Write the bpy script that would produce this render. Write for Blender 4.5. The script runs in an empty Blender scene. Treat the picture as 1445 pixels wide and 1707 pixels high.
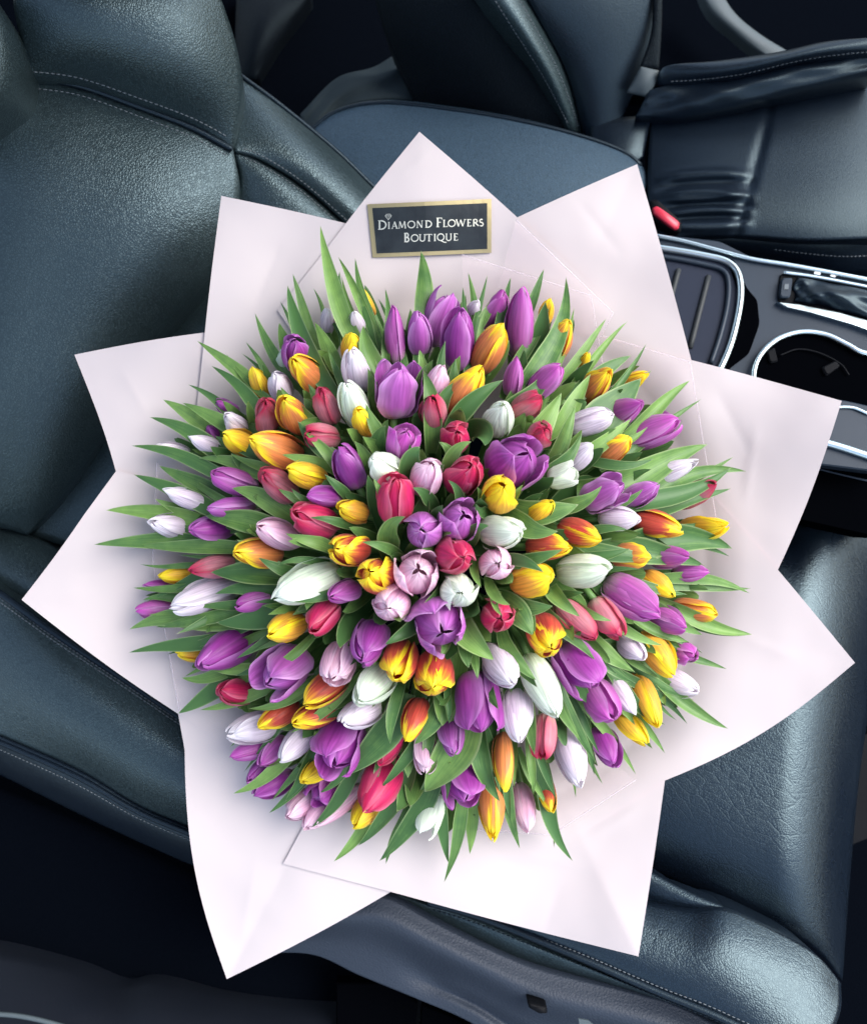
import bpy, math, random
import numpy as np
from mathutils import Matrix, Vector
R_ = math.radians
C = bpy.context.scene.collection
SC = bpy.context.scene
rng = random.Random(7)

# ------------------------------------------------------------------ camera, world, sun
F = 1480.0; CX, CY = 722.5, 853.5          # focal length and centre of the photograph, in its pixels
CAMZ = 1.43
_u = np.array((-.12, .30, .946)); _u /= np.linalg.norm(_u)         # world up seen from the camera
_f = np.array((.87, -.50, 0.)); _f[2] = -(_f[0]*_u[0]+_f[1]*_u[1])/_u[2]; _f /= np.linalg.norm(_f)   # towards the front of the car
_l = np.cross(_u, _f)
RM = np.array([_f, _l, _u])
def w_(p): return np.asarray(p) @ RM.T + np.array((0, 0, CAMZ))
def wdir(d): return np.asarray(d) @ RM.T
def ray(x, y): return np.array(((x-CX)/F, (CY-y)/F, -1.0))
def at(x, y, d): return ray(x, y)*d                                # camera space point
def AT(x, y, d): return w_(at(x, y, d))
def zdep(z):                                                       # depth where a sight line meets the level z
    c = CAMZ - z
    return lambda x, y: c/(-(ray(x, y) @ _u))

cam = bpy.data.objects.new('camera', bpy.data.cameras.new('camera')); C.objects.link(cam)
cam.data.sensor_fit = 'HORIZONTAL'; cam.data.sensor_width = 36; cam.data.lens = F/1445*36
cam.data.clip_start = .01; cam.data.clip_end = 100
M4 = np.eye(4); M4[:3, :3] = RM; M4[2, 3] = CAMZ
cam.matrix_world = Matrix(M4.tolist())
cam.data.dof.use_dof = True; cam.data.dof.focus_distance = .88; cam.data.dof.aperture_fstop = 6.5
SC.camera = cam

sdir = wdir(np.array((.57, .36, .70))); sdir /= np.linalg.norm(sdir)
elev = math.asin(sdir[2]); azim = math.atan2(sdir[0], sdir[1])
world = bpy.data.worlds.new('World'); SC.world = world; world.use_nodes = True
wn = world.node_tree; bg = wn.nodes['Background']
sky = wn.nodes.new('ShaderNodeTexSky'); sky.sky_type = 'NISHITA'; sky.sun_disc = False
sky.sun_elevation = elev; sky.sun_rotation = azim; sky.dust_density = 2.0; sky.air_density = 1.0
hsw = wn.nodes.new('ShaderNodeHueSaturation'); hsw.inputs['Saturation'].default_value = .72     # thin cloud
wn.links.new(sky.outputs[0], hsw.inputs['Color']); wn.links.new(hsw.outputs[0], bg.inputs[0]); bg.inputs[1].default_value = .15
sl = bpy.data.lights.new('sun', 'SUN'); so = bpy.data.objects.new('sun', sl); C.objects.link(so)
sl.energy = 1.9; sl.angle = R_(46); sl.color = (1, .98, .95)
so.rotation_euler = Vector(sdir.tolist()).to_track_quat('Z', 'Y').to_euler()
vs = SC.view_settings; vs.view_transform = 'Standard'; vs.look = 'None'; vs.exposure = 1.17; vs.gamma = 1
SC.cycles.use_denoising = True
SC.cycles.max_bounces = 8; SC.cycles.transparent_max_bounces = 12

# ------------------------------------------------------------------ node helpers and materials
def newmat(name):
    m = bpy.data.materials.new(name); m.use_nodes = True
    nt = m.node_tree; b = nt.nodes['Principled BSDF']
    return m, nt, b
def N(nt, t, **kw):
    n = nt.nodes.new(t)
    for k, v in kw.items():
        if k.startswith('i_'):
            key = k[2:]; key = int(key) if key.isdigit() else key
            n.inputs[key].default_value = v
        else: setattr(n, k, v)
    return n
def ramp(nt, fac, stops):
    r = nt.nodes.new('ShaderNodeValToRGB'); e = r.color_ramp.elements
    while len(e) < len(stops): e.new(.5)
    for q, (p, c) in zip(e, stops):
        q.position = p; q.color = tuple(c)+(1,) if len(c) == 3 else c
    nt.links.new(fac, r.inputs[0]); return r.outputs[0]
def math_(nt, op, a, b=None, c=None, clamp=False):
    n = nt.nodes.new('ShaderNodeMath'); n.operation = op; n.use_clamp = clamp
    for i, v in enumerate((a, b, c)):
        if v is None: continue
        if isinstance(v, (int, float)): n.inputs[i].default_value = v
        else: nt.links.new(v, n.inputs[i])
    return n.outputs[0]
def mix(nt, fac, a, b, mode='MIX'):
    n = nt.nodes.new('ShaderNodeMix'); n.data_type = 'RGBA'; n.blend_type = mode
    for i, v in ((0, fac), (6, a), (7, b)):
        if isinstance(v, (int, float)): n.inputs[i].default_value = v
        elif isinstance(v, tuple): n.inputs[i].default_value = v+(1,)
        else: nt.links.new(v, n.inputs[i])
    return n.outputs[2]

def leather(name, col, rough=.42, scale=300, bump=.5, worn=0., spec=.5):
    m, nt, b = newmat(name); L = nt.links
    tc = N(nt, 'ShaderNodeTexCoord')
    nz = N(nt, 'ShaderNodeTexNoise', i_Scale=120., i_Detail=2.)
    L.new(tc.outputs['Object'], nz.inputs['Vector'])
    dv = N(nt, 'ShaderNodeVectorMath', operation='SCALE'); dv.inputs['Scale'].default_value = .0045
    L.new(nz.outputs['Color'], dv.inputs[0])
    ad = N(nt, 'ShaderNodeVectorMath', operation='ADD'); L.new(tc.outputs['Object'], ad.inputs[0]); L.new(dv.outputs[0], ad.inputs[1])
    vo = N(nt, 'ShaderNodeTexVoronoi', feature='DISTANCE_TO_EDGE', i_Scale=float(scale)); L.new(ad.outputs[0], vo.inputs['Vector'])
    h = math_(nt, 'MULTIPLY', vo.outputs['Distance'], 3.2, clamp=True)
    h = math_(nt, 'SMOOTH_MIN', h, .9, .5)
    fine = N(nt, 'ShaderNodeTexNoise', i_Scale=float(scale)*.55, i_Detail=3.); L.new(tc.outputs['Object'], fine.inputs['Vector'])
    h = math_(nt, 'ADD', h, math_(nt, 'MULTIPLY', fine.outputs['Fac'], .9))
    big = N(nt, 'ShaderNodeTexNoise', i_Scale=9., i_Detail=4.); L.new(tc.outputs['Object'], big.inputs['Vector'])
    hh = h
    if worn:
        mp = N(nt, 'ShaderNodeMapping'); mp.inputs['Scale'].default_value = (1, 2.6, 1); mp.inputs['Rotation'].default_value = (0, 0, .6)
        dv2 = N(nt, 'ShaderNodeVectorMath', operation='SCALE'); dv2.inputs['Scale'].default_value = .05
        L.new(big.outputs['Color'], dv2.inputs[0])
        ad2 = N(nt, 'ShaderNodeVectorMath', operation='ADD'); L.new(tc.outputs['Object'], ad2.inputs[0]); L.new(dv2.outputs[0], ad2.inputs[1])
        L.new(ad2.outputs[0], mp.inputs['Vector'])
        v2 = N(nt, 'ShaderNodeTexVoronoi', feature='DISTANCE_TO_EDGE', i_Scale=38.); L.new(mp.outputs[0], v2.inputs['Vector'])
        cr = math_(nt, 'MULTIPLY', v2.outputs['Distance'], 14., clamp=True)
        gate = math_(nt, 'MULTIPLY_ADD', big.outputs['Fac'], 3.2, -1.25, clamp=True)
        cr = math_(nt, 'MAXIMUM', cr, math_(nt, 'SUBTRACT', 1., gate))
        hh = math_(nt, 'ADD', hh, math_(nt, 'MULTIPLY', cr, worn))
    bp = N(nt, 'ShaderNodeBump', i_Strength=bump, i_Distance=.0012); L.new(hh, bp.inputs['Height']); L.new(bp.outputs[0], b.inputs['Normal'])
    c2 = tuple(x*.40 for x in col)  # grain grooves darkened by colour, standing in for their shade
    L.new(mix(nt, math_(nt, 'MULTIPLY', vo.outputs['Distance'], 3.0, clamp=True), c2, col), b.inputs['Base Color'])
    L.new(math_(nt, 'MULTIPLY_ADD', big.outputs['Fac'], .22, rough-.11), b.inputs['Roughness'])
    b.inputs['Specular IOR Level'].default_value = spec
    b.inputs['Specular Tint'].default_value = (.66, .90, 1, 1)  # cyan of the reflected sky put into the highlight colour
    return m
def plastic(name, col, rough=.5, bump=.25, scale=700, spec=.5):
    m, nt, b = newmat(name); L = nt.links
    tc = N(nt, 'ShaderNodeTexCoord')
    nz = N(nt, 'ShaderNodeTexNoise', i_Scale=float(scale), i_Detail=1.); L.new(tc.outputs['Object'], nz.inputs['Vector'])
    bp = N(nt, 'ShaderNodeBump', i_Strength=bump, i_Distance=.0008); L.new(nz.outputs['Fac'], bp.inputs['Height']); L.new(bp.outputs[0], b.inputs['Normal'])
    n2 = N(nt, 'ShaderNodeTexNoise', i_Scale=14., i_Detail=6.); L.new(tc.outputs['Object'], n2.inputs['Vector'])
    L.new(math_(nt, 'MULTIPLY_ADD', n2.outputs['Fac'], .25, rough-.12), b.inputs['Roughness'])
    b.inputs['Base Color'].default_value = tuple(col)+(1,); b.inputs['Specular IOR Level'].default_value = spec
    return m
def metal(name, col, rough):
    m, nt, b = newmat(name); b.inputs['Metallic'].default_value = 1
    b.inputs['Base Color'].default_value = tuple(col)+(1,); b.inputs['Roughness'].default_value = rough
    return m

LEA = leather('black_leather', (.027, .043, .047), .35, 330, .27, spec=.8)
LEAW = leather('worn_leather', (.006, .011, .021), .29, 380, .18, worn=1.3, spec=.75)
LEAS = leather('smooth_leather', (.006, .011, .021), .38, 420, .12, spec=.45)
LEAD = leather('shaded_leather', (.003, .0045, .008), .6, 300, .3, spec=.15)  # darker leather copy with the cabin's shade put into its colour
ARM = leather('armrest_leather', (.038, .070, .110), .5, 520, .25)
TRIM = plastic('grained_plastic', (.022, .031, .048), .58, .8, 420, .4)
SATIN = plastic('satin_console_plastic', (.015, .026, .042), .5, .10, 900, .4)
BLACK = plastic('black_plastic', (.0025, .003, .0045), .6, .1, 300, .12)
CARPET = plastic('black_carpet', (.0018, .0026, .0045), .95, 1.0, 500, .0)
SILL = plastic('sill_plastic', (.004, .006, .011), .6, .25, 260, .22)
CHROME = metal('satin_chrome', (.80, .93, .95), .30)
RUBBER = plastic('rubber', (.02, .024, .026), .6, .1)
ROOFGREY = plastic('shade_roof_grey', (.20, .21, .22), .9, .2, 500, .1)
VOID = plastic('deep_black', (.0010, .0012, .0018), .9, .1, 300, .0)  # near-black that carries the darkness of the console wells
GREY = plastic('grey_belt', (.06, .08, .09), .6, .3, 800)
PAD = plastic('grey_cloth', (.030, .042, .048), .9, .6, 400, .1)
GLOSS, _nt, _b = newmat('gloss_tray'); _b.inputs['Base Color'].default_value = (.028, .034, .052, 1); _b.inputs['Roughness'].default_value = .22  # bluish window reflection put into the base colour
REDB = plastic('red_button', (.55, .03, .06), .35, .03)
THREAD = plastic('grey_thread', (.12, .14, .155), .7, .3)
WHITE = plastic('white_label', (.7, .72, .74), .5, .02)
def paper_mat(name, col):
    m, nt, b = newmat(name); L = nt.links
    tc = N(nt, 'ShaderNodeTexCoord'); nz = N(nt, 'ShaderNodeTexNoise', i_Scale=7., i_Detail=2.); L.new(tc.outputs['Object'], nz.inputs['Vector'])
    nf = N(nt, 'ShaderNodeTexNoise', i_Scale=900.); L.new(tc.outputs['Object'], nf.inputs['Vector'])
    h = math_(nt, 'ADD', math_(nt, 'MULTIPLY', nz.outputs['Fac'], 6.), math_(nt, 'MULTIPLY', nf.outputs['Fac'], .03))
    bp = N(nt, 'ShaderNodeBump', i_Strength=.35, i_Distance=.004); L.new(h, bp.inputs['Height'])
    b.inputs['Base Color'].default_value = tuple(col)+(1,); b.inputs['Roughness'].default_value = .48
    b.inputs['Specular IOR Level'].default_value = .35
    L.new(bp.outputs[0], b.inputs['Normal'])
    tr = N(nt, 'ShaderNodeBsdfTranslucent'); tr.inputs['Color'].default_value = (.9, .62, .66, 1)
    ms = N(nt, 'ShaderNodeMixShader', i_0=.18); L.new(b.outputs[0], ms.inputs[1]); L.new(tr.outputs[0], ms.inputs[2])
    L.new(ms.outputs[0], nt.nodes['Material Output'].inputs[0])
    return m
PAPER = paper_mat('pale_pink_paper', (.635, .575, .572))
PEDGE = plastic('pink_bounce_edge', (.84, .55, .62), .5, .02)  # pink glow bounced off the underside, put into the rim colour
def film_mat():
    m, nt, b = newmat('clear_film')
    b.inputs['Base Color'].default_value = (.85, .66, .73, 1); b.inputs['Roughness'].default_value = .12; b.inputs['Alpha'].default_value = .10
    return m
FILM = film_mat()
FEDGE, _nt, _b = newmat('film_edge'); _b.inputs['Base Color'].default_value = (.8, .70, .75, 1); _b.inputs['Roughness'].default_value = .2; _b.inputs['Alpha'].default_value = .30
GOLD = metal('gold_foil', (.50, .41, .22), .42)
LETT = metal('gold_lettering', (.86, .82, .66), .38)
BOARD, _nt, _b = newmat('black_card'); _b.inputs['Roughness'].default_value = .3
_tc = N(_nt, 'ShaderNodeTexCoord'); _nz = N(_nt, 'ShaderNodeTexNoise', i_Scale=60., i_Detail=3.); _nt.links.new(_tc.outputs['Object'], _nz.inputs['Vector'])
_nt.links.new(ramp(_nt, _nz.outputs['Fac'], [(.3, (.006, .009, .011)), (.75, (.018, .024, .027))]), _b.inputs['Base Color'])

def petal_mat(name, base, body, tip, edge, amt, rough=.42, flame=False, sheen=1.0):
    m, nt, b = newmat(name); L = nt.links
    uv = N(nt, 'ShaderNodeUVMap'); sep = N(nt, 'ShaderNodeSeparateXYZ'); L.new(uv.outputs[0], sep.inputs[0])
    s, t = sep.outputs[0], sep.outputs[1]
    oi = N(nt, 'ShaderNodeObjectInfo')
    cmb = N(nt, 'ShaderNodeCombineXYZ'); L.new(math_(nt, 'MULTIPLY', s, 15.), cmb.inputs[0]); L.new(math_(nt, 'MULTIPLY', t, 1.8), cmb.inputs[1])
    L.new(math_(nt, 'MULTIPLY', oi.outputs['Random'], 50.), cmb.inputs[2])
    st = N(nt, 'ShaderNodeTexNoise', i_Scale=1.0, i_Detail=4.); L.new(cmb.outputs[0], st.inputs['Vector'])
    cmb2 = N(nt, 'ShaderNodeCombineXYZ'); L.new(math_(nt, 'MULTIPLY', s, 3.), cmb2.inputs[0]); L.new(math_(nt, 'MULTIPLY', t, 2.), cmb2.inputs[1]); L.new(math_(nt, 'MULTIPLY', oi.outputs['Random'], 80.), cmb2.inputs[2])
    lo = N(nt, 'ShaderNodeTexNoise', i_Scale=1.0, i_Detail=2.); L.new(cmb2.outputs[0], lo.inputs['Vector'])
    tt = math_(nt, 'ADD', t, math_(nt, 'MULTIPLY_ADD', st.outputs['Fac'], .30, -.15))
    tt = math_(nt, 'ADD', tt, math_(nt, 'MULTIPLY_ADD', lo.outputs['Fac'], .24, -.12))
    col = ramp(nt, tt, [(.02, base), (.30, body), (.70, body), (.97, tip)])
    es = math_(nt, 'ABSOLUTE', math_(nt, 'MULTIPLY_ADD', s, 2., -1.))
    if flame:
        e = math_(nt, 'ADD', math_(nt, 'MULTIPLY', math_(nt, 'POWER', es, 1.6), .75), math_(nt, 'MULTIPLY', math_(nt, 'POWER', t, 2.2), 1.0))
        e = math_(nt, 'ADD', e, math_(nt, 'MULTIPLY_ADD', st.outputs['Fac'], .65, -.325))
        e = math_(nt, 'ADD', e, math_(nt, 'MULTIPLY_ADD', oi.outputs['Random'], .22, -.11))
        e = math_(nt, 'MULTIPLY_ADD', e, 3.2, -1.9 + amt, clamp=True)
    else:
        e = math_(nt, 'MULTIPLY', math_(nt, 'POWER', es, 3.), amt, clamp=True)
    col = mix(nt, e, col, edge)
    val = math_(nt, 'ADD', math_(nt, 'MULTIPLY_ADD', st.outputs['Fac'], 1.15, .46), math_(nt, 'MULTIPLY_ADD', oi.outputs['Random'], .20, -.10))
    hs = N(nt, 'ShaderNodeHueSaturation'); L.new(val, hs.inputs['Value']); L.new(col, hs.inputs['Color'])
    L.new(math_(nt, 'MULTIPLY_ADD', lo.outputs['Fac'], .03, .485), hs.inputs['Hue'])
    L.new(hs.outputs[0], b.inputs['Base Color'])
    b.inputs['Roughness'].default_value = rough; b.inputs['Specular IOR Level'].default_value = .35
    b.inputs['Sheen Weight'].default_value = .12; b.inputs['Sheen Roughness'].default_value = .4
    bp = N(nt, 'ShaderNodeBump', i_Strength=.5, i_Distance=.0008); L.new(st.outputs['Fac'], bp.inputs['Height']); L.new(bp.outputs[0], b.inputs['Normal'])
    tr = N(nt, 'ShaderNodeBsdfTranslucent'); L.new(hs.outputs[0], tr.inputs['Color'])
    ms = N(nt, 'ShaderNodeMixShader', i_0=.34); L.new(b.outputs[0], ms.inputs[1]); L.new(tr.outputs[0], ms.inputs[2])
    L.new(ms.outputs[0], nt.nodes['Material Output'].inputs[0])
    return m
YT = (.97, .77, .03)
PM = {
 'u': petal_mat('purple_petal', (.38, .22, .34), (.30, .040, .29), (.40, .075, .39), (.60, .26, .62), .9),
 'm': petal_mat('mauve_petal', (.46, .32, .42), (.40, .095, .39), (.46, .13, .47), (.68, .38, .70), .9),
 'o': petal_mat('orchid_petal', (.56, .44, .44), (.50, .12, .44), (.48, .07, .42), (.66, .32, .64), .9),
 'c': petal_mat('crimson_petal', (.54, .20, .20), (.56, .022, .115), (.52, .014, .085), (.80, .22, .32), .9),
 'r': petal_mat('rose_petal', (.56, .44, .34), (.60, .22, .27), (.52, .025, .09), (.52, .02, .09), .75),
 'p': petal_mat('pink_petal', (.74, .64, .62), (.76, .44, .60), (.84, .60, .72), (.88, .72, .80), .7),
 'l': petal_mat('lilac_white_petal', (.70, .76, .62), (.76, .66, .76), (.84, .80, .84), (.86, .83, .86), .6),
 'w': petal_mat('white_petal', (.66, .76, .48), (.76, .86, .70), (.84, .89, .80), (.86, .90, .84), .5),
 'y': petal_mat('yellow_petal', (.78, .38, .10), (.88, .54, .05), YT, YT, .1, flame=True),
 'a': petal_mat('orange_petal', (.52, .20, .10), (.74, .27, .085), (.88, .48, .03), YT, -.50, flame=True),
 'g': petal_mat('golden_petal', (.62, .30, .06), (.85, .46, .06), YT, YT, -.25, flame=True),
 'f': petal_mat('flame_petal', (.42, .09, .07), (.58, .085, .055), (.80, .40, .02), YT, -.3, flame=True),
}
def leaf_mat(name, c1, c2):
    m, nt, b = newmat(name); L = nt.links
    uv = N(nt, 'ShaderNodeUVMap'); sep = N(nt, 'ShaderNodeSeparateXYZ'); L.new(uv.outputs[0], sep.inputs[0])
    s, t = sep.outputs[0], sep.outputs[1]; oi = N(nt, 'ShaderNodeObjectInfo')
    cmb = N(nt, 'ShaderNodeCombineXYZ'); L.new(math_(nt, 'MULTIPLY', s, 26.), cmb.inputs[0]); L.new(math_(nt, 'MULTIPLY', t, 2.2), cmb.inputs[1]); L.new(math_(nt, 'MULTIPLY', oi.outputs['Random'], 60.), cmb.inputs[2])
    st = N(nt, 'ShaderNodeTexNoise', i_Scale=1., i_Detail=3.); L.new(cmb.outputs[0], st.inputs['Vector'])
    tc = N(nt, 'ShaderNodeTexCoord'); bl = N(nt, 'ShaderNodeTexNoise', i_Scale=2.2, i_Detail=5.); L.new(tc.outputs['Object'], bl.inputs['Vector'])
    f = math_(nt, 'ADD', math_(nt, 'MULTIPLY_ADD', st.outputs['Fac'], 1.1, -.35), math_(nt, 'MULTIPLY_ADD', bl.outputs['Fac'], .8, -.4), clamp=True)
    f = math_(nt, 'ADD', f, math_(nt, 'MULTIPLY_ADD', oi.outputs['Random'], 1.0, -.5), clamp=True)
    col = mix(nt, f, c1, c2)
    es = math_(nt, 'ABSOLUTE', math_(nt, 'MULTIPLY_ADD', s, 2., -1.))
    e = math_(nt, 'MULTIPLY_ADD', es, 7., -5.9, clamp=True)
    col = mix(nt, math_(nt, 'MULTIPLY', e, .6), col, (.40, .52, .24))
    e2 = math_(nt, 'MULTIPLY_ADD', t, 22., -21.2, clamp=True)
    col = mix(nt, math_(nt, 'MULTIPLY', e2, .6), col, (.62, .62, .40))
    L.new(col, b.inputs['Base Color']); b.inputs['Roughness'].default_value = .42; b.inputs['Specular IOR Level'].default_value = .35
    bp = N(nt, 'ShaderNodeBump', i_Strength=.25, i_Distance=.0006); L.new(st.outputs['Fac'], bp.inputs['Height']); L.new(bp.outputs[0], b.inputs['Normal'])
    tr = N(nt, 'ShaderNodeBsdfTranslucent'); L.new(col, tr.inputs['Color'])
    ms = N(nt, 'ShaderNodeMixShader', i_0=.22); L.new(b.outputs[0], ms.inputs[1]); L.new(tr.outputs[0], ms.inputs[2])
    L.new(ms.outputs[0], nt.nodes['Material Output'].inputs[0])
    return m
LEAF = leaf_mat('tulip_leaf', (.066, .160, .048), (.240, .415, .100))
STEM = leaf_mat('tulip_stem', (.10, .22, .06), (.20, .36, .12))

# ------------------------------------------------------------------ object helpers
def mesh(name, v, f, mat, parent=None, uv=None, smooth=True):
    me = bpy.data.meshes.new(name)
    me.from_pydata([tuple(map(float, p)) for p in v], [], [tuple(map(int, q)) for q in f])
    if uv is not None:
        lay = me.uv_layers.new(name='uv'); li = np.zeros(len(me.loops), dtype=np.int32); me.loops.foreach_get('vertex_index', li)
        lay.data.foreach_set('uv', np.asarray(uv, dtype=np.float32)[li].ravel())
    if smooth: me.polygons.foreach_set('use_smooth', [True]*len(me.polygons))
    me.materials.append(mat)
    return me
def link(name, me, parent=None):
    o = bpy.data.objects.new(name, me); C.objects.link(o)
    if parent is not None: o.parent = parent
    return o
def tag(o, label=None, cat=None, group=None, kind=None):
    for k, v in (('label', label), ('category', cat), ('group', group), ('kind', kind)):
        if v: o[k] = v
    return o
def empty(name, loc, label, cat, group=None):
    o = bpy.data.objects.new(name, None); C.objects.link(o); o.location = tuple(map(float, loc)); o.empty_display_size = .02
    return tag(o, label, cat, group)
def put(name, v, f, mat, parent, uv=None, smooth=True):
    """world-space vertices linked under parent (an unrotated, unscaled empty)"""
    v = np.asarray(v, float)
    if parent is not None: v = v - np.array(parent.location)
    return link(name, mesh(name, v, f, mat, uv=uv, smooth=smooth), parent)
def gridfaces(n, m, off=0):
    return [(off+i*m+j, off+i*m+j+1, off+(i+1)*m+j+1, off+(i+1)*m+j) for i in range(n-1) for j in range(m-1)]
def resample(pl, n, smooth=True):
    p = np.asarray(pl, float)
    if len(p) > 2 and smooth:
        q = np.vstack([2*p[0]-p[1], p, 2*p[-1]-p[-2]]); out = []
        for i in range(1, len(q)-2):
            for t in np.linspace(0, 1, 12, endpoint=False):
                a, b, c, d = q[i-1], q[i], q[i+1], q[i+2]
                out.append(.5*((2*b)+(-a+c)*t+(2*a-5*b+4*c-d)*t*t+(-a+3*b-3*c+d)*t**3))
        out.append(p[-1]); p = np.array(out)
    L = np.r_[0, np.cumsum(np.linalg.norm(np.diff(p, axis=0), axis=1))]
    x = np.linspace(0, L[-1], n)
    return np.stack([np.interp(x, L, p[:, k]) for k in range(p.shape[1])], 1)
def tube(path, r, k=6, cap=True, prof=None):
    p = np.asarray(path, float); n = len(p); v = []; f = []
    T = np.gradient(p, axis=0); T /= np.linalg.norm(T, axis=1)[:, None]+1e-12
    ref = np.array((.31, .42, .85)); 
    for i in range(n):
        a = np.cross(T[i], ref); a /= np.linalg.norm(a); b = np.cross(T[i], a)
        rr = r if prof is None else r*prof[i]
        for j in range(k):
            an = 2*math.pi*j/k; v.append(p[i]+rr*(a*math.cos(an)+b*math.sin(an)))
    for i in range(n-1):
        for j in range(k): f.append((i*k+j, i*k+(j+1) % k, (i+1)*k+(j+1) % k, (i+1)*k+j))
    if cap: f.append(tuple(range(k))[::-1]); f.append(tuple(range((n-1)*k, n*k)))
    return np.array(v), f
class Patch: pass
def patch(name, top, right, bottom, left, dep, mat, parent, bulge=0., pw=3.0, thick=.04, n=40, m=30, disp=None, bias=(0, 0), smooth=True):
    """a padded panel between four outline curves (photo pixels); dep: four corner depths or a depth function"""
    T, B = resample(top, m, smooth), resample(bottom, m, smooth); Lf, Rt = resample(left, n, smooth), resample(right, n, smooth)
    s = np.linspace(0, 1, m)[None, :, None]; t = np.linspace(0, 1, n)[:, None, None]
    P = (1-t)*T[None]+t*B[None]+(1-s)*Lf[:, None]+s*Rt[:, None]-((1-s)*(1-t)*T[0]+s*(1-t)*T[-1]+(1-s)*t*B[0]+s*t*B[-1])
    s, t = s[..., 0], t[..., 0]
    if callable(dep): D = np.array([[dep(x, y) for x, y in row] for row in P])
    else:
        a, b, c, d = dep; D = (1-t)*((1-s)*a+s*b)+t*((1-s)*d+s*c)
    D = D - bulge*(1-np.abs(2*s-1)**pw)*(1-np.abs(2*t-1)**pw)
    if disp is not None: D = D - disp(s+0*t, t+0*s)
    V = np.stack([(P[..., 0]-CX)/F*D, (CY-P[..., 1])/F*D, -D], -1)
    W = w_(V.reshape(-1, 3)); f = gridfaces(n, m)
    ring = [i for i in range(m)]+[i*m+m-1 for i in range(1, n)]+[(n-1)*m+j for j in range(m-2, -1, -1)]+[i*m for i in range(n-2, 0, -1)]
    Vr = V.reshape(-1, 3)[ring]; cen = Vr.mean(0); base = len(W); k = len(ring); extra = []
    for q, (th, sh) in enumerate(((.25, .004), (1., .02))):
        Vx = Vr + np.array((0, 0, -thick*th)); dd = cen-Vr; dd[:, 2] = 0; dd /= np.linalg.norm(dd, axis=1)[:, None]+1e-9
        extra.append(w_(Vx+dd*sh*(thick/.04)*.25))
    W = np.vstack([W]+extra)
    for q in range(2):
        for i in range(k):
            a, b = (ring[i], ring[(i+1) % k]) if q == 0 else (base+i, base+(i+1) % k)
            c, d = base+q*k+(i+1) % k, base+q*k+i
            f.append((a, d, c, b))
    o = put(name, W, f, mat, parent)
    r = Patch(); r.o = o; r.V = V; r.n = n; r.m = m
    return r
def pt(pa, s, t):
    x, y = s*(pa.m-1), t*(pa.n-1); i, j = min(int(y), pa.n-2), min(int(x), pa.m-2); a, b = y-i, x-j; V = pa.V
    return (1-a)*((1-b)*V[i, j]+b*V[i, j+1])+a*((1-b)*V[i+1, j]+b*V[i+1, j+1])
def curve_on(pa, st, n, lift=.0):
    q = resample(st, n); return np.array([pt(pa, a, b)+np.array((0, 0, lift)) for a, b in q])
def piping(name, pa, st, r, mat, parent, n=60, lift=.0):
    v, f = tube(w_(curve_on(pa, st, n, lift)), r); return put(name, v, f, mat, parent)
def stitches(pa, st, parent, step=.0052, ln=.0036, r=.00055, lift=.0006, mat=None):
    c = w_(curve_on(pa, st, 400, lift)); L = np.r_[0, np.cumsum(np.linalg.norm(np.diff(c, axis=0), axis=1))]
    V, Fc = [], []; x = step
    while x+ln < L[-1]:
        p = np.stack([np.interp(np.linspace(x, x+ln, 4), L, c[:, k]) for k in range(3)], 1)
        v, f = tube(p, r, 5, True, (.5, 1, 1, .5)); o = sum(len(q) for q in V); V.append(v); Fc += [tuple(i+o for i in q) for q in f]; x += step
    o = put('stitching', np.vstack(V), Fc, mat or THREAD, parent); o['kind'] = 'stuff'; return o
def pxtube(name, pts, dep, r, mat, parent, n=40, k=8, flat=None):
    q = resample(pts, n); p = np.array([AT(x, y, dep(x, y) if callable(dep) else dep) for x, y in q])
    v, f = tube(p, r, k); return put(name, v, f, mat, parent)
def slab(name, poly, dep, mat, parent, thick=.01, bev=.0, smooth=False):
    """outline (photo pixels) laid on a depth field, given a thickness away from the camera"""
    p = np.asarray(poly, float); k = len(p)
    top = np.array([at(x, y, dep(x, y) if callable(dep) else dep) for x, y in p]); cen = top.mean(0)
    rings = [top+(cen-top)*0+np.array((0, 0, -bev)), top+(cen-top)*(bev/np.linalg.norm(cen-top, axis=1).mean() if bev else 0), top+np.array((0, 0, -thick))]
    order = [rings[1], rings[0], rings[2]] if bev else [top, rings[2]]
    V = np.vstack([w_(r) for r in order]); f = [tuple(range(k))[::-1]]
    for q in range(len(order)-1):
        for i in range(k): f.append((q*k+i, q*k+(i+1) % k, (q+1)*k+(i+1) % k, (q+1)*k+i))
    f.append(tuple(range((len(order)-1)*k, len(order)*k)))
    return put(name, V, f, mat, parent, smooth=smooth)
def rrect(pts, n=8, k=.25):
    """round the corners of a pixel polygon"""
    p = np.asarray(pts, float); out = []
    for i in range(len(p)):
        a, b, c = p[i-1], p[i], p[(i+1) % len(p)]
        q0, q1 = b+(a-b)*k, b+(c-b)*k
        for t in np.linspace(0, 1, n): out.append((1-t)**2*q0+2*t*(1-t)*b+t*t*q1)
    return np.array(out)

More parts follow.
